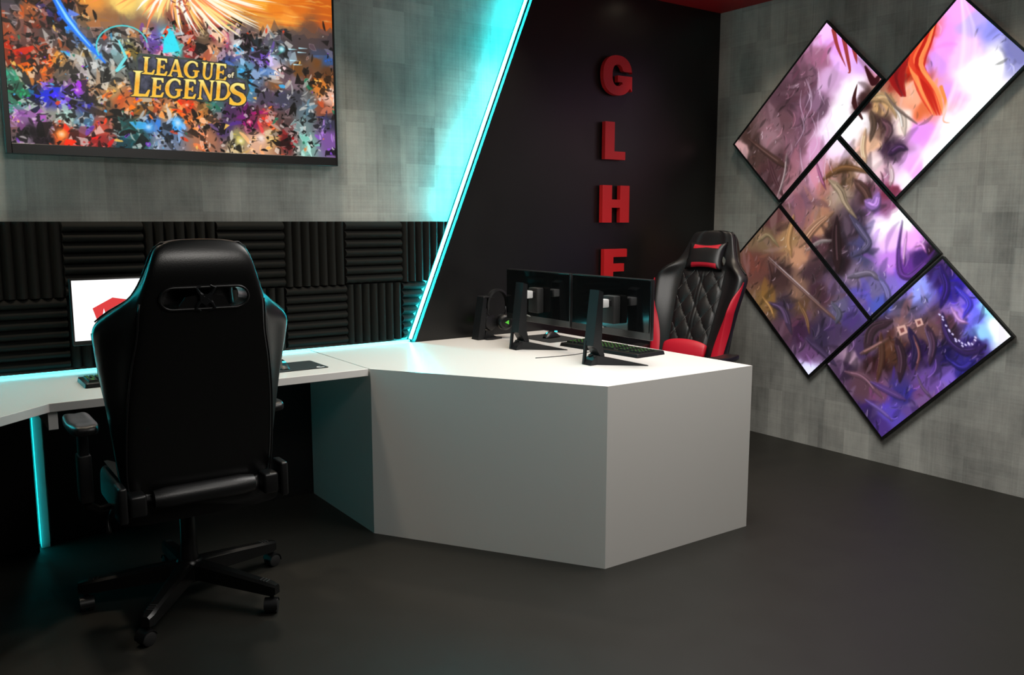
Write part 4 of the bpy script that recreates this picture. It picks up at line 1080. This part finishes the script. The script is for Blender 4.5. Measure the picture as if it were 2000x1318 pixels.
    # coloured side flashes on the bolsters
    for sg in (1, -1):
        zr = np.linspace(.50, 1.06, 34)
        def flash(u, v, sg=sg):
            z = .50 + v * .56
            half, t, wi, wo = back_section(z)
            path = [half[9], half[10], half[11], half[12]]
            wdt = smooth_interp(z, [(.50, 1.0), (.66, 1.0), (.76, .86), (.86, .62), (.97, .36), (1.06, .02)])
            s_ = u * wdt * 2.4
            i = min(int(s_), 2); f = s_ - i
            x = path[i][0] * (1 - f) + path[i + 1][0] * f; n = path[i][1] * (1 - f) + path[i + 1][1] * f
            bulge = .010 * math.sin(math.pi * min(max(u, 0), 1)) ** .6 + .0025
            return (sg * (x + .002 * (1 - u)), back_y(z) + n + bulge, z)
        grid_mesh('side_flash', flash, 14, 40, acc, root)
        side_label = None
    # seat cushion with raised sides
    def seat_z(x, y):
        e = max(0, abs(x) - .17) / .09
        return .500 + .045 * min(1, e) ** 1.4 - .02 * max(0, (y - .18) / .1) ** 2
    def seat(u, v):
        # u around section, v front to back
        y = -.24 + v * .50; a = u * 2 * math.pi
        w = .265 * (1 - .12 * max(0, (v - .75) / .25) ** 2)
        c, s = math.cos(a), math.sin(a)
        x = w * math.copysign(abs(c) ** .45, c)
        if s >= 0: z = .43 + (seat_z(x, y) - .43) * abs(s) ** .35
        else: z = .43 - .035 * abs(s) ** .5
        return (x, y, z)
    so = grid_mesh('seat', seat, 48, 26, M['leather'], root, True, True)
    bm = bmesh.new(); bm.from_mesh(so.data); bmesh.ops.holes_fill(bm, edges=[e for e in bm.edges if e.is_boundary]); bm.to_mesh(so.data); bm.free()
    for p in so.data.polygons: p.use_smooth = True
    def sf(sg):
        def f(u, v):
            y = -.20 + v * .36; x = .178 + u * .070
            return (sg * x, y, seat_z(x, y) + .004 + .008 * math.sin(math.pi * u) ** .6 - .02 * max(0, u - .8))
        return f
    grid_mesh('seat_flash', sf(1), 10, 24, acc, root); grid_mesh('seat_flash', sf(-1), 10, 24, acc, root)
    def sfront(u, v):
        x = (u * 2 - 1) * .165; y = -.20 + v * .10
        return (x, y, .503 + .008 * math.sin(math.pi * v) ** .6)
    grid_mesh('seat_rear_flash', sfront, 20, 8, acc, root)
    # lower roll joining back and seat, recline covers
    bm = bmesh.new()
    add_tube(bm, [(x, -.262, .488) for x in np.linspace(-.17, .17, 9)], [.030] + [.036] * 7 + [.030], 16)
    o = from_bm('lower_roll', bm, M['leather'], root); shade_auto(o)
    for sg in (1, -1):
        bm = bmesh.new()
        add_box(bm, sg * .225 - .028, sg * .225 + .028, -.300, -.222, .445, .520, .010, 3)
        o = from_bm('hinge_cover', bm, M['black'], root); shade_auto(o)
        bm = bmesh.new()
        add_box(bm, sg * .272 - .014, sg * .272 + .014, -.305, -.215, .430, .555, .008, 3)
        o = from_bm('recline_cover', bm, M['black'], root); shade_auto(o)
    # recline lever
    tube('recline_lever', [(-.29, -.20, .46), (-.305, -.20, .42), (-.31, -.24, .395)], [.006, .006, .009], M['steel'], root)
    # armrests
    for sg, ax in ((1, ARM_IN), (-1, 0)):
        arm = tube('arm_bracket', [(sg * .20, -.02, .415), (sg * (.30 - ax), -.02, .41), (sg * (.335 - ax), -.02, .43), (sg * (.34 - ax), -.02, .47)], [.016, .016, .018, .018], M['steel'], root, 10)
        bm = bmesh.new(); add_box(bm, sg * (.34 - ax) - .021, sg * (.34 - ax) + .021, -.055, .015, .45, .62 + ARM_Z, .006, 2)
        add_box(bm, sg * (.34 - ax) - .015, sg * (.34 - ax) + .015, -.048, .008, .50, .707 + ARM_Z, .004, 2)
        o = from_bm('arm_post', bm, M['black'], root); shade_auto(o)
        bm = bmesh.new()
        def pad_pt(u, v, sg=sg, ax=ax):
            y = -.17 + v * .27; a = 2 * math.pi * u; c, s = math.cos(a), math.sin(a)
            e = math.sin(math.pi * min(1, max(0, .02 + v * .96))) ** .22
            w = (.052 - .006 * math.sin(math.pi * v)) * e
            top = .026 + .006 * math.cos(v * 2 * math.pi)
            return (sg * (.345 - ax) + w * math.copysign(abs(c) ** .6, c), y, .729 + ARM_Z + (top if s > 0 else .024) * e * math.copysign(abs(s) ** .6, s) - (.008 * (1 - abs(c)) if s > 0 else 0))
        pd = grid_mesh('arm_pad', pad_pt, 24, 18, M['leather'], root, True, True)
        b2 = bmesh.new(); b2.from_mesh(pd.data); bmesh.ops.holes_fill(b2, edges=[e for e in b2.edges if e.is_boundary]); b2.to_mesh(pd.data); b2.free()
    # mechanism, gas column, five legs with casters
    bm = bmesh.new(); add_box(bm, -.10, .10, -.13, .13, .372, .402, .008, 2); add_box(bm, -.04, .04, -.06, .06, .335, .375, .008, 2)
    add_box(bm, -.20, .20, -.02, .01, .385, .405, .003, 1)
    o = from_bm('seat_mechanism', bm, M['steel'], root); shade_auto(o)
    lathe('gas_column', [(.016, .22), (.016, .345)], M['steel'], root, 16)
    lathe('column_sleeve', [(.034, .10), (.034, .13), (.029, .22), (.028, .325), (.025, .33)], M['black'], root, 20)
    hub = lathe('base_hub', [(.048, .075), (.056, .082), (.054, .142), (.042, .156)], M['steel'], root, 24)
    for k in range(5):
        a = math.radians(17.5 - rz_deg(rz) + 72 * k); ca, sa = math.cos(a), math.sin(a)
        R_ = Matrix(((ca, -sa, 0, 0), (sa, ca, 0, 0), (0, 0, 1, 0), (0, 0, 0, 1)))
        bm = bmesh.new(); rr = []
        for r_, w, zb, zt in ((.036, .032, .085, .150), (.08, .031, .085, .146), (.20, .027, .076, .132), (.32, .022, .068, .116), (.365, .022, .066, .110), (.386, .014, .070, .104)):
            rr.append([bm.verts.new(R_ @ Vector(p)) for p in ((r_, -w, zb), (r_, w, zb), (r_, w, zt - .008), (r_, w * .55, zt), (r_, -w * .55, zt), (r_, -w, zt - .008))])
        for A_, B_ in zip(rr, rr[1:]):
            for q in range(6): bm.faces.new((A_[q], A_[(q + 1) % 6], B_[(q + 1) % 6], B_[q]))
        bm.faces.new(rr[0][::-1]); bm.faces.new(rr[-1])
        leg = from_bm('base_leg', bm, M['steel'], root); shade_auto(leg, 30)
        bm = bmesh.new()
        for q, rq in enumerate((.318, .331, .344)):
            add_box(bm, rq, rq + .006, -.013, .013, .111 - q * .0015, .1185 - q * .0016, .001, 1, R_)
        from_bm('foot_grip', bm, M['rubber'], leg)
        # caster: hood, stem and twin wheels, swivelled a little
        sw = math.radians([200, 95, 85, 25, 60][k]); cs, ss = math.cos(sw), math.sin(sw)
        Cm = Matrix.Translation(R_ @ Vector((.362, 0, 0))) @ Matrix(((cs, -ss, 0, 0), (ss, cs, 0, 0), (0, 0, 1, 0), (0, 0, 0, 1)))
        bm = bmesh.new()
        add_lathe(bm, [(.008, .045), (.008, .068)], 10, Cm)
        for sg in (1, -1):
            Wm = Cm @ Matrix.Translation((-.012, sg * .0135, .026)) @ Matrix.Rotation(math.pi / 2, 4, 'X')
            add_lathe(bm, [(.020, -.0095), (.026, -.0065), (.026, .0065), (.020, .0095)], 20, Wm)
        cst = from_bm('caster', bm, M['rubber'], root); shade_auto(cst)
        bm = bmesh.new()
        hood = [(-.012 + .0295 * math.cos(t), .026 + .0295 * math.sin(t)) for t in np.linspace(math.radians(15), math.radians(190), 12)]
        inner = [(-.012 + .0272 * math.cos(t), .026 + .0272 * math.sin(t)) for t in np.linspace(math.radians(190), math.radians(15), 12)]
        add_prism(bm, hood + inner, lambda x, z: Cm @ Vector((x, -.024, z)), lambda x, z: Cm @ Vector((x, .024, z)))
        h_ = from_bm('caster_hood', bm, M['black'], cst); shade_auto(h_)
    if pillow and accent != 'leather':
        # small cushion strapped low on the backrest
        def cushion(u, v):
            a = 2 * math.pi * u; c, s = math.cos(a), math.sin(a); e = math.sin(math.pi * (.04 + .92 * v)) ** .3
            x = (v * 2 - 1) * .150; z = .640 + .062 * e * math.copysign(abs(s) ** .7, s)
            return (x, back_y(z) + smooth_interp(z, TK) + .012 + .045 * e * (.5 + .5 * c), z)
        cu = grid_mesh('lumbar_cushion', cushion, 28, 24, acc, root, True, True)
        b2 = bmesh.new(); b2.from_mesh(cu.data); bmesh.ops.holes_fill(b2, edges=[e for e in b2.edges if e.is_boundary]); b2.to_mesh(cu.data); b2.free()
    if pillow:
        # head pillow lying on the upper part of the backrest
        zc_, hw, hh = 1.205, .135, .088
        def outline(u, v):
            # pillow with pulled-out corners
            x = (u * 2 - 1); z = (v * 2 - 1)
            X = x * hw * (1 - .10 * (1 - z * z)); Z = z * hh * (1 - .22 * (1 - x * x))
            return X, Z, ((1 - x ** 4) * (1 - z ** 4)) ** .5
        y0 = lambda z: back_y(z) + smooth_interp(z, TK)
        def front(u, v):
            X, Z, b = outline(u, v); return (X, y0(zc_ + Z) + .016 + .042 * b, zc_ + Z)
        def rear(u, v):
            X, Z, b = outline(u, v); return (X, y0(zc_ + Z) + .016 - .012 * b, zc_ + Z)
        nu, nv = 30, 20; bm = bmesh.new()
        Fv = [[bm.verts.new(front(i / (nu - 1), j / (nv - 1))) for i in range(nu)] for j in range(nv)]
        Rv = [[bm.verts.new(rear(i / (nu - 1), j / (nv - 1))) for i in range(nu)] for j in range(nv)]
        for j in range(nv - 1):
            for i in range(nu - 1):
                bm.faces.new((Fv[j][i], Fv[j][i + 1], Fv[j + 1][i + 1], Fv[j + 1][i])); bm.faces.new((Rv[j][i], Rv[j + 1][i], Rv[j + 1][i + 1], Rv[j][i + 1]))
        bmesh.ops.remove_doubles(bm, verts=bm.verts, dist=1e-4)
        pil = from_bm('head_pillow', bm, M['leather'], root, True)
        for v0, v1, in ((.80, .97), (.03, .24)):
            def stripe(u, v, v0=v0, v1=v1):
                uu = .12 + u * .70 if v0 > .5 else .10 + u * .68
                vv = v0 + (v1 - v0) * v
                if v0 > .5: vv = v1 - (v1 - v0) * (1 - v) * (.45 + .55 * abs(2 * u - 1) ** 1.2)
                else: vv = v0 + (v1 - v0) * v
                x, y, z = front(uu, vv); return (x, y + .0015, z)
            grid_mesh('pillow_stripe', stripe, 24, 6, acc, pil)
    return root

make_chair('gaming_chair', 'leather', 'all-black gaming chair seen from behind at the left desk', (.788, 3.22, 0), 0, True)
RECLINE = .36; ARM_Z = -.10
make_chair('gaming_chair', 'red_leather', 'black and red gaming chair with a head pillow behind the corner desk', (3.71, 3.58, 0), math.radians(100), True)

# ------------------------------------------------------------------ things on the desks
def rounded_rect(w, h, r, n=5):
    pts = []
    for cx_, cy_, a0 in ((w / 2 - r, h / 2 - r, 0), (-w / 2 + r, h / 2 - r, 90), (-w / 2 + r, -h / 2 + r, 180), (w / 2 - r, -h / 2 + r, 270)):
        for k in range(n + 1):
            a = math.radians(a0 + 90 * k / n); pts.append((cx_ + r * math.cos(a), cy_ + r * math.sin(a)))
    return pts

def flat_print(name, polys, z, m, parent, th=.0004):
    bm = bmesh.new()
    for pg in polys: add_prism(bm, pg, lambda x, y: (x, y, z), lambda x, y: (x, y, z + th))
    return from_bm(name, bm, m, parent)

def mouse_pad(label, x, y, rz, w, h, logo):
    r = empty('mouse_pad', (x, y, DESK), rz); tag(r, label, 'mouse pad', 'black mouse pads')
    prism('pad', rounded_rect(w, h, .012), lambda a, b: (a, b, .0003), lambda a, b: (a, b, .003), M['cloth'], r)
    if logo:
        # white curled mark in the near corner
        cx_, cy_ = w / 2 - .034, -h / 2 + .026
        g = [(cx_ + .015 * math.cos(math.radians(t)), cy_ + .015 * math.sin(math.radians(t))) for t in range(60, 331, 15)] + \
            [(cx_ + .008 * math.cos(math.radians(t)), cy_ + .008 * math.sin(math.radians(t))) for t in range(330, 59, -15)]
        flat_print('logo', [g, [(cx_ + .002, cy_ - .002), (cx_ + .020, cy_ - .002), (cx_ + .020, cy_ - .008), (cx_ + .013, cy_ - .012), (cx_ + .008, cy_ - .008), (cx_ + .002, cy_ - .008)]], .003, M['white_print'], r)
mouse_pad('black mouse pad with a white logo at the front edge of the wall desk', 1.385, 3.675, 0, .27, .225, True)
mouse_pad('plain black mouse pad behind the far dark monitor', 2.928, 3.75, 0, .235, .30, False)

def mouse(label, x, y, rz):
    r = empty('computer_mouse', (x, y, DESK + .0032), rz); tag(r, label, 'mouse', 'black computer mice')
    def sh(u, v):
        a = u * 2 * math.pi; y_ = -.060 + v * .120
        w = .030 * (math.sin(math.pi * (.04 + .92 * v)) ** .35) * (1 - .12 * math.sin(math.pi * v) ** 2)
        hgt = .038 * (math.sin(math.pi * (.03 + .94 * v) ** 1.25) ** .7)
        c, s = math.cos(a), math.sin(a)
        return (w * math.copysign(abs(c) ** .8, c), y_, max(0, hgt * s) if s > 0 else 0)
    b = grid_mesh('shell', sh, 28, 22, M['black'], r, True, True)
    bm = bmesh.new(); add_lathe(bm, [(.008, -.003), (.010, -.002), (.010, .002), (.008, .003)], 16, Matrix.Translation((0, .036, .023)) @ Matrix.Rotation(math.pi / 2, 4, 'Y'))
    o = from_bm('scroll_wheel', bm, M['cyanlogo'], r); shade_auto(o)
    bm = bmesh.new(); add_box(bm, -.007, .007, -.043, -.030, .0285, .0345, .001, 1); from_bm('logo', bm, M['cyanlogo'], r)
mouse('black mouse on the logo mouse pad, half behind the black chair', 1.335, 3.665, 0)
mouse('black mouse on the pad behind the far dark monitor', 2.945, 3.755, math.radians(100))

def keyboard(label, x, y, rz, w, d, mark):
    r = empty('keyboard', (x, y, DESK), rz); tag(r, label, 'keyboard', 'black keyboards with green backlight')
    prism('case', rounded_rect(w, d, .010), lambda a, b: (a, b, .0005), lambda a, b: (a * .985, b * .96, .018), M['black'], r, bev=.0015, seg=1)
    box('backlight_plate', -w / 2 + .016, w / 2 - .016, -d / 2 + .032, d / 2 - .032, .018, .0186, M['green_dim'], r)
    rows = 6; cols = 21; kw = (w - .036) / cols; kd = (d - .068) / rows
    first = None; n = 0
    for j in range(rows):
        i = 0
        while i < cols:
            if i in (14, 17) : i += 1; continue            # gaps before the arrow and number blocks
            span = 1
            if j == 0 and i == 3: span = 6
            if j == 0 and i in (0, 12): span = 2
            if j == 1 and i == 0: span = 2
            cx_ = -w / 2 + .018 + (i + span / 2) * kw; cy_ = -d / 2 + .034 + (j + .5) * kd
            if n < 100:
                bm = bmesh.new(); hx = kw * span / 2 - .0016; hy = kd / 2 - .0016
                vs = add_box(bm, cx_ - hx, cx_ + hx, cy_ - hy, cy_ + hy, .0185, .027)
                for v in vs:
                    if v.co.z > .02: v.co.x = cx_ + (v.co.x - cx_) * .80; v.co.y = cy_ + (v.co.y - cy_) * .80
                add_box(bm, cx_ - hx * .32, cx_ + hx * .32, cy_ - hy * .10, cy_ + hy * .42, .0269, .0272)
                me = bpy.data.meshes.new('key'); bmesh.ops.recalc_face_normals(bm, faces=bm.faces)
                fl = [f.calc_center_median().z > .0270 and max(v.co.z for v in f.verts) > .0271 for f in bm.faces]
                bm.to_mesh(me); bm.free(); me.materials.append(M['key']); me.materials.append(M['green'])
                for p, g in zip(me.polygons, fl): p.material_index = 1 if g else 0
                link('key', me, None, r)
                n += 1
            i += span
    if mark:
        # tiny pale maker's lettering reduced to its strokes
        bars = []
        for q in range(7):
            x0 = -w / 2 + .050 + q * .0085
            bars += [[(x0, d / 2 - .022), (x0 + .0015, d / 2 - .022), (x0 + .0015, d / 2 - .014), (x0, d / 2 - .014)], [(x0, d / 2 - .0155), (x0 + .0055, d / 2 - .0155), (x0 + .0055, d / 2 - .014), (x0, d / 2 - .014)]]
            if q % 2: bars += [[(x0, d / 2 - .022), (x0 + .0055, d / 2 - .022), (x0 + .0055, d / 2 - .0205), (x0, d / 2 - .0205)]]
        flat_print('lettering', bars, .0178, M['white_print'], r, .0008)
    return r
keyboard('black keyboard with green keys on the wall desk, partly behind the black chair', .765, 3.755, 0, .46, .195, False)
keyboard('black keyboard with green keys behind the near dark monitor', 2.915, 3.225, math.radians(94.5 + 180), .555, .205, True)

# cables
tag(tube('cable', [(2.434, 3.228, DESK + .0025), (2.50, 3.215, DESK + .0025), (2.57, 3.205, DESK + .0025), (2.66, 3.20, DESK + .0025), (2.79, 3.23, DESK + .0025)], .0018, M['satin'], None, 6),
    'thin grey cable curling over the corner desk between the monitor stands', 'cable')
tag(tube('cable', [(.70, 3.86, DESK + .0025), (.75, 3.93, DESK + .0025), (.80, 4.0, DESK + .0025), (.84, 4.06, DESK + .0025)], .0022, M['black'], None, 6),
    'short black cable leaving the keyboard on the wall desk', 'cable')

# two dark monitors seen from the back
def dark_monitor(label, x, y, py):
    r = empty('monitor', (x, y, DESK)); tag(r, label, 'monitor', 'dark monitors on the corner desk')
    X0 = 2.690 - x; hw = .276; zb, zt = .888 - DESK, 1.163 - DESK
    bm = bmesh.new(); add_box(bm, X0 - .004, X0 + .018, py - hw, py + hw, zb, zt, .004, 2)
    body = from_bm('housing', bm, M['black'], r); shade_auto(body)
    box('back_cover', X0 - .008, X0 - .003, py - hw + .006, py + hw - .006, zb + .034, zt - .004, M['gloss'], r, bev=.001, seg=1)
    box('screen', X0 + .0175, X0 + .0195, py - hw + .008, py + hw - .008, zb + .018, zt - .008, M['gloss'], r)
    # mount box and white square joint
    bm = bmesh.new(); add_box(bm, X0 - .052, X0 - .0085, -.060, .020, zb + .060, zb + .190, .006, 2)
    o = from_bm('mount', bm, M['rubber'], r); shade_auto(o)
    bm = bmesh.new(); add_box(bm, .074, .112, -.056, .000, 1.028 - DESK, 1.066 - DESK, .004, 2)
    o = from_bm('tilt_joint', bm, M['silver'], r); shade_auto(o)
    box('mount_arm', .108, X0 - .050, -.044, -.010, 1.030 - DESK, 1.060 - DESK, M['black'], r, bev=.002, seg=1)
    # spine: tall blade leaning towards the panel, open triangle low down
    bm = bmesh.new()
    prof = [(.000, .0005), (.012, .0005), (.020, .060), (.056, .020), (.070, .030), (.062, .075), (.066, .335), (.034, .345)]
    add_prism(bm, [(-.004, .0005), (.010, .0005), (.020, .100), (.008, .110)], lambda a, z: (a + .010, -.004, z), lambda a, z: (a + .010, .008, z))
    add_prism(bm, [(.008, .090), (.030, .075), (.066, .020), (.078, .040), (.060, .105), (.066, .335), (.040, .345)], lambda a, z: (a + .010, -.056, z), lambda a, z: (a + .010, .008, z))
    add_prism(bm, [(-.004, .0005), (.040, .0005), (.066, .020), (.050, .050), (.010, .022)], lambda a, z: (a + .010, -.050, z), lambda a, z: (a + .010, .008, z))
    from_bm('stand_spine', bm, M['satin'], r)
    for sg in (1, -1):
        bm = bmesh.new()
        a0 = Vector((.045, sg * .010 - .02, 0)); a1 = Vector((.222, sg * -.205 * -1 if sg > 0 else -.205, 0))
        d = (a1 - a0).normalized(); n = Vector((-d.y, d.x, 0)) * .012
        bot = [a0 - n, a0 + n, a1 + n * .15, a1 - n * .15]
        v0 = [bm.verts.new((p.x, p.y, .0008)) for p in bot]
        v1 = [bm.verts.new((p.x, p.y, z)) for p, z in zip(bot, (.046, .046, .004, .004))]
        bm.faces.new(v0[::-1]); bm.faces.new(v1)
        for k in range(4): bm.faces.new((v0[k], v0[(k + 1) % 4], v1[(k + 1) % 4], v1[k]))
        from_bm('stand_foot', bm, M['satin'], r)
    tube('joystick', [(X0 - .010, .09, zb + .036), (X0 - .014, .05, zb + .033)], .0035, M['silver'], r, 8)
    return r
dark_monitor('dark monitor seen from behind, nearer to the desk corner, in front of the keyboard', 2.502, 2.962, .024)
dark_monitor('dark monitor seen from behind, farther one, next to the headphones', 2.502, 3.545, .008)

# bright monitor on the wall desk
r = empty('monitor', (.86, 3.98, DESK)); tag(r, 'lit white monitor showing a red fist logo in front of the foam tiles', 'monitor')
bz0, bz1 = .905 - DESK, 1.172 - DESK; hw = .315; yy = -.03
hh0 = bz0
bm = bmesh.new()
add_box(bm, -hw, hw, yy, yy + .025, bz0 - .006, bz1 + .010, .004, 2)
o = from_bm('housing', bm, M['black'], r); shade_auto(o)
m_, nt_, b_ = new_mat('white_screen'); b_.inputs['Base Color'].default_value = (.02, .02, .02, 1); b_.inputs['Emission Color'].default_value = (1, 1, 1, 1); b_.inputs['Emission Strength'].default_value = 1.25
scr = box('screen', -hw + .008, hw - .008, yy - .0015, yy + .001, bz0 + .014, bz1 + .002, m_, r)
m_r = mat('red_screen_logo', (20, 5, 5), .5, emit=(222, 58, 60), estr=1.0)
bm = bmesh.new()
cx_, cz_, s_ = -.155, (bz0 + bz1) / 2 - .008, .118
F = lambda a, b: (cx_ + a * s_, yy - .0022, cz_ + b * s_)
G_ = lambda a, b: (cx_ + a * s_, yy - .0014, cz_ + b * s_)
# knuckle slab, then four fingers parted by white wedges, thumb block
for pg in ([(-.66, .20), (.02, .56), (.56, .46), (.60, .28), (.40, .26), (.06, .22), (-.29, .18)],
           [(-.66, .20), (-.29, .18), (-.37, -.20), (-.42, -.36), (-.50, -.36)],
           [(-.29, .18), (.06, .22), (-.03, -.34), (-.16, -.35)],
           [(.06, .22), (.40, .26), (.30, -.30), (.16, -.32)],
           [(.40, .26), (.60, .28), (.66, -.42), (.46, -.44)]):
    add_prism(bm, pg, F, G_)
from_bm('fist_logo', bm, m_r, r)
bm = bmesh.new(); add_box(bm, -.03, .03, yy + .024, yy + .06, .02, .25, .004, 1); o = from_bm('stand_spine', bm, M['satin'], r)
bm = bmesh.new(); add_box(bm, -.12, .12, yy - .02, yy + .10, .0008, .010, .004, 1); o = from_bm('stand_base', bm, M['satin'], r)

# headphones on a stand
r = empty('headphone_stand', (2.60, 3.93, DESK)); tag(r, 'black headphone stand at the back of the corner desk', 'stand')
bm = bmesh.new()
add_prism(bm, [(-.048, .0005), (-.004, .0005), (.012, .232), (-.010, .236)], lambda a, z: (a, -.016, z), lambda a, z: (a, .050, z))
from_bm('upright', bm, M['satin'], r)
bm = bmesh.new(); add_prism(bm, [(-.006, -.042), (.030, -.050), (.104, -.030), (.085, .040), (-.006, .045)], lambda a, b: (a, b, .0005), lambda a, b: (a, b, .010))
from_bm('base', bm, M['satin'], r)
bm = bmesh.new(); add_prism(bm, [(-.004, .009), (.080, .009), (.006, .050)], lambda a, z: (a, -.018, z), lambda a, z: (a, .010, z)); from_bm('brace', bm, M['satin'], r)
bm = bmesh.new(); add_box(bm, -.012, .060, -.02, .05, .232, .242, .003, 1); from_bm('hook', bm, M['satin'], r)
r = empty('headphones', (2.665, 3.925, DESK + .07)); tag(r, 'black headphones with a green logo on the ear cup hanging on the stand', 'headphones')
# headband arch: centre above, band hangs over the hook
cx_, cz_, R_ = .044, .118, .076
bm = bmesh.new(); rings = []
for t in np.linspace(math.radians(-10), math.radians(190), 30):
    c, s = math.cos(t), math.sin(t); rings.append([bm.verts.new((cx_ - .02 + (R_ + q) * c * .92, dy, cz_ + (R_ + q) * s * 1.15)) for q, dy in ((-.006, -.017), (.005, -.014), (.005, .014), (-.006, .017))])
for A_, B_ in zip(rings, rings[1:]):
    for k in range(4): bm.faces.new((A_[k], A_[(k + 1) % 4], B_[(k + 1) % 4], B_[k]))
bm.faces.new(rings[0][::-1]); bm.faces.new(rings[-1])
o = from_bm('headband', bm, M['black'], r); shade_auto(o)
for sg, px_ in ((1, .064), (-1, -.022)):
    yawm = Matrix.Rotation(math.radians(22 if sg > 0 else -22), 4, 'Z')
    Mx = Matrix.Translation((px_, -.020 if sg > 0 else .036, .022)) @ Matrix.Rotation(math.radians(-98 if sg > 0 else 100), 4, 'Z') @ Matrix.Rotation(math.radians(90), 4, 'Y')
    cup = lathe('ear_cup', [(.030, -.022), (.043, -.018), (.045, -.008), (.045, .006), (.040, .018), (.030, .024)], M['black'], r, 32, Mx)
    lathe('ear_pad', [(.030, -.040), (.042, -.038), (.046, -.030), (.042, -.021), (.030, -.021)], M['leather'], cup, 28, Mx)
    lathe('cap_ring', [(.029, .0235), (.0295, .026), (.026, .0262), (.0255, .0238)], M['satin'], cup, 28, Mx)
    bm = bmesh.new()
    tri = [(-.012, -.010), (.012, -.010), (.004, .002), (.0, .013), (-.004, .002)]
    tri = [(.011, .012), (.011, -.012), (-.001, -.006), (-.013, .0), (-.001, .006)]
    add_prism(bm, tri, lambda a, b: Mx @ Vector((-b * 1.0, a, .0245)), lambda a, b: Mx @ Vector((-b * 1.0, a, .0262)))
    from_bm('logo', bm, M['greenlogo'], cup)
    tube('yoke', [(px_ + sg * .002, -.004, .055), (px_ + sg * .018, 0, .08), (px_ + sg * .014, 0, .11)], .004, M['satin'], r, 8)

# ------------------------------------------------------------------ ceiling downlights
for sx, sy, sp, sa in SPOTS:
    zc = ZC - (.012 if (sx > XR - 1.35 or sy > 3.9) else 0)
    r = empty('downlight', (sx, sy, zc)); tag(r, 'small round recessed downlight in the ceiling', 'ceiling light', 'recessed downlights')
    lathe('ring', [(.045, -.0005), (.048, -.006), (.034, -.006), (.034, -.0005)], M['silver'], r, 24)
    lathe('lamp', [(.030, -.001), (.030, -.004)], M['lamp'], r, 20)
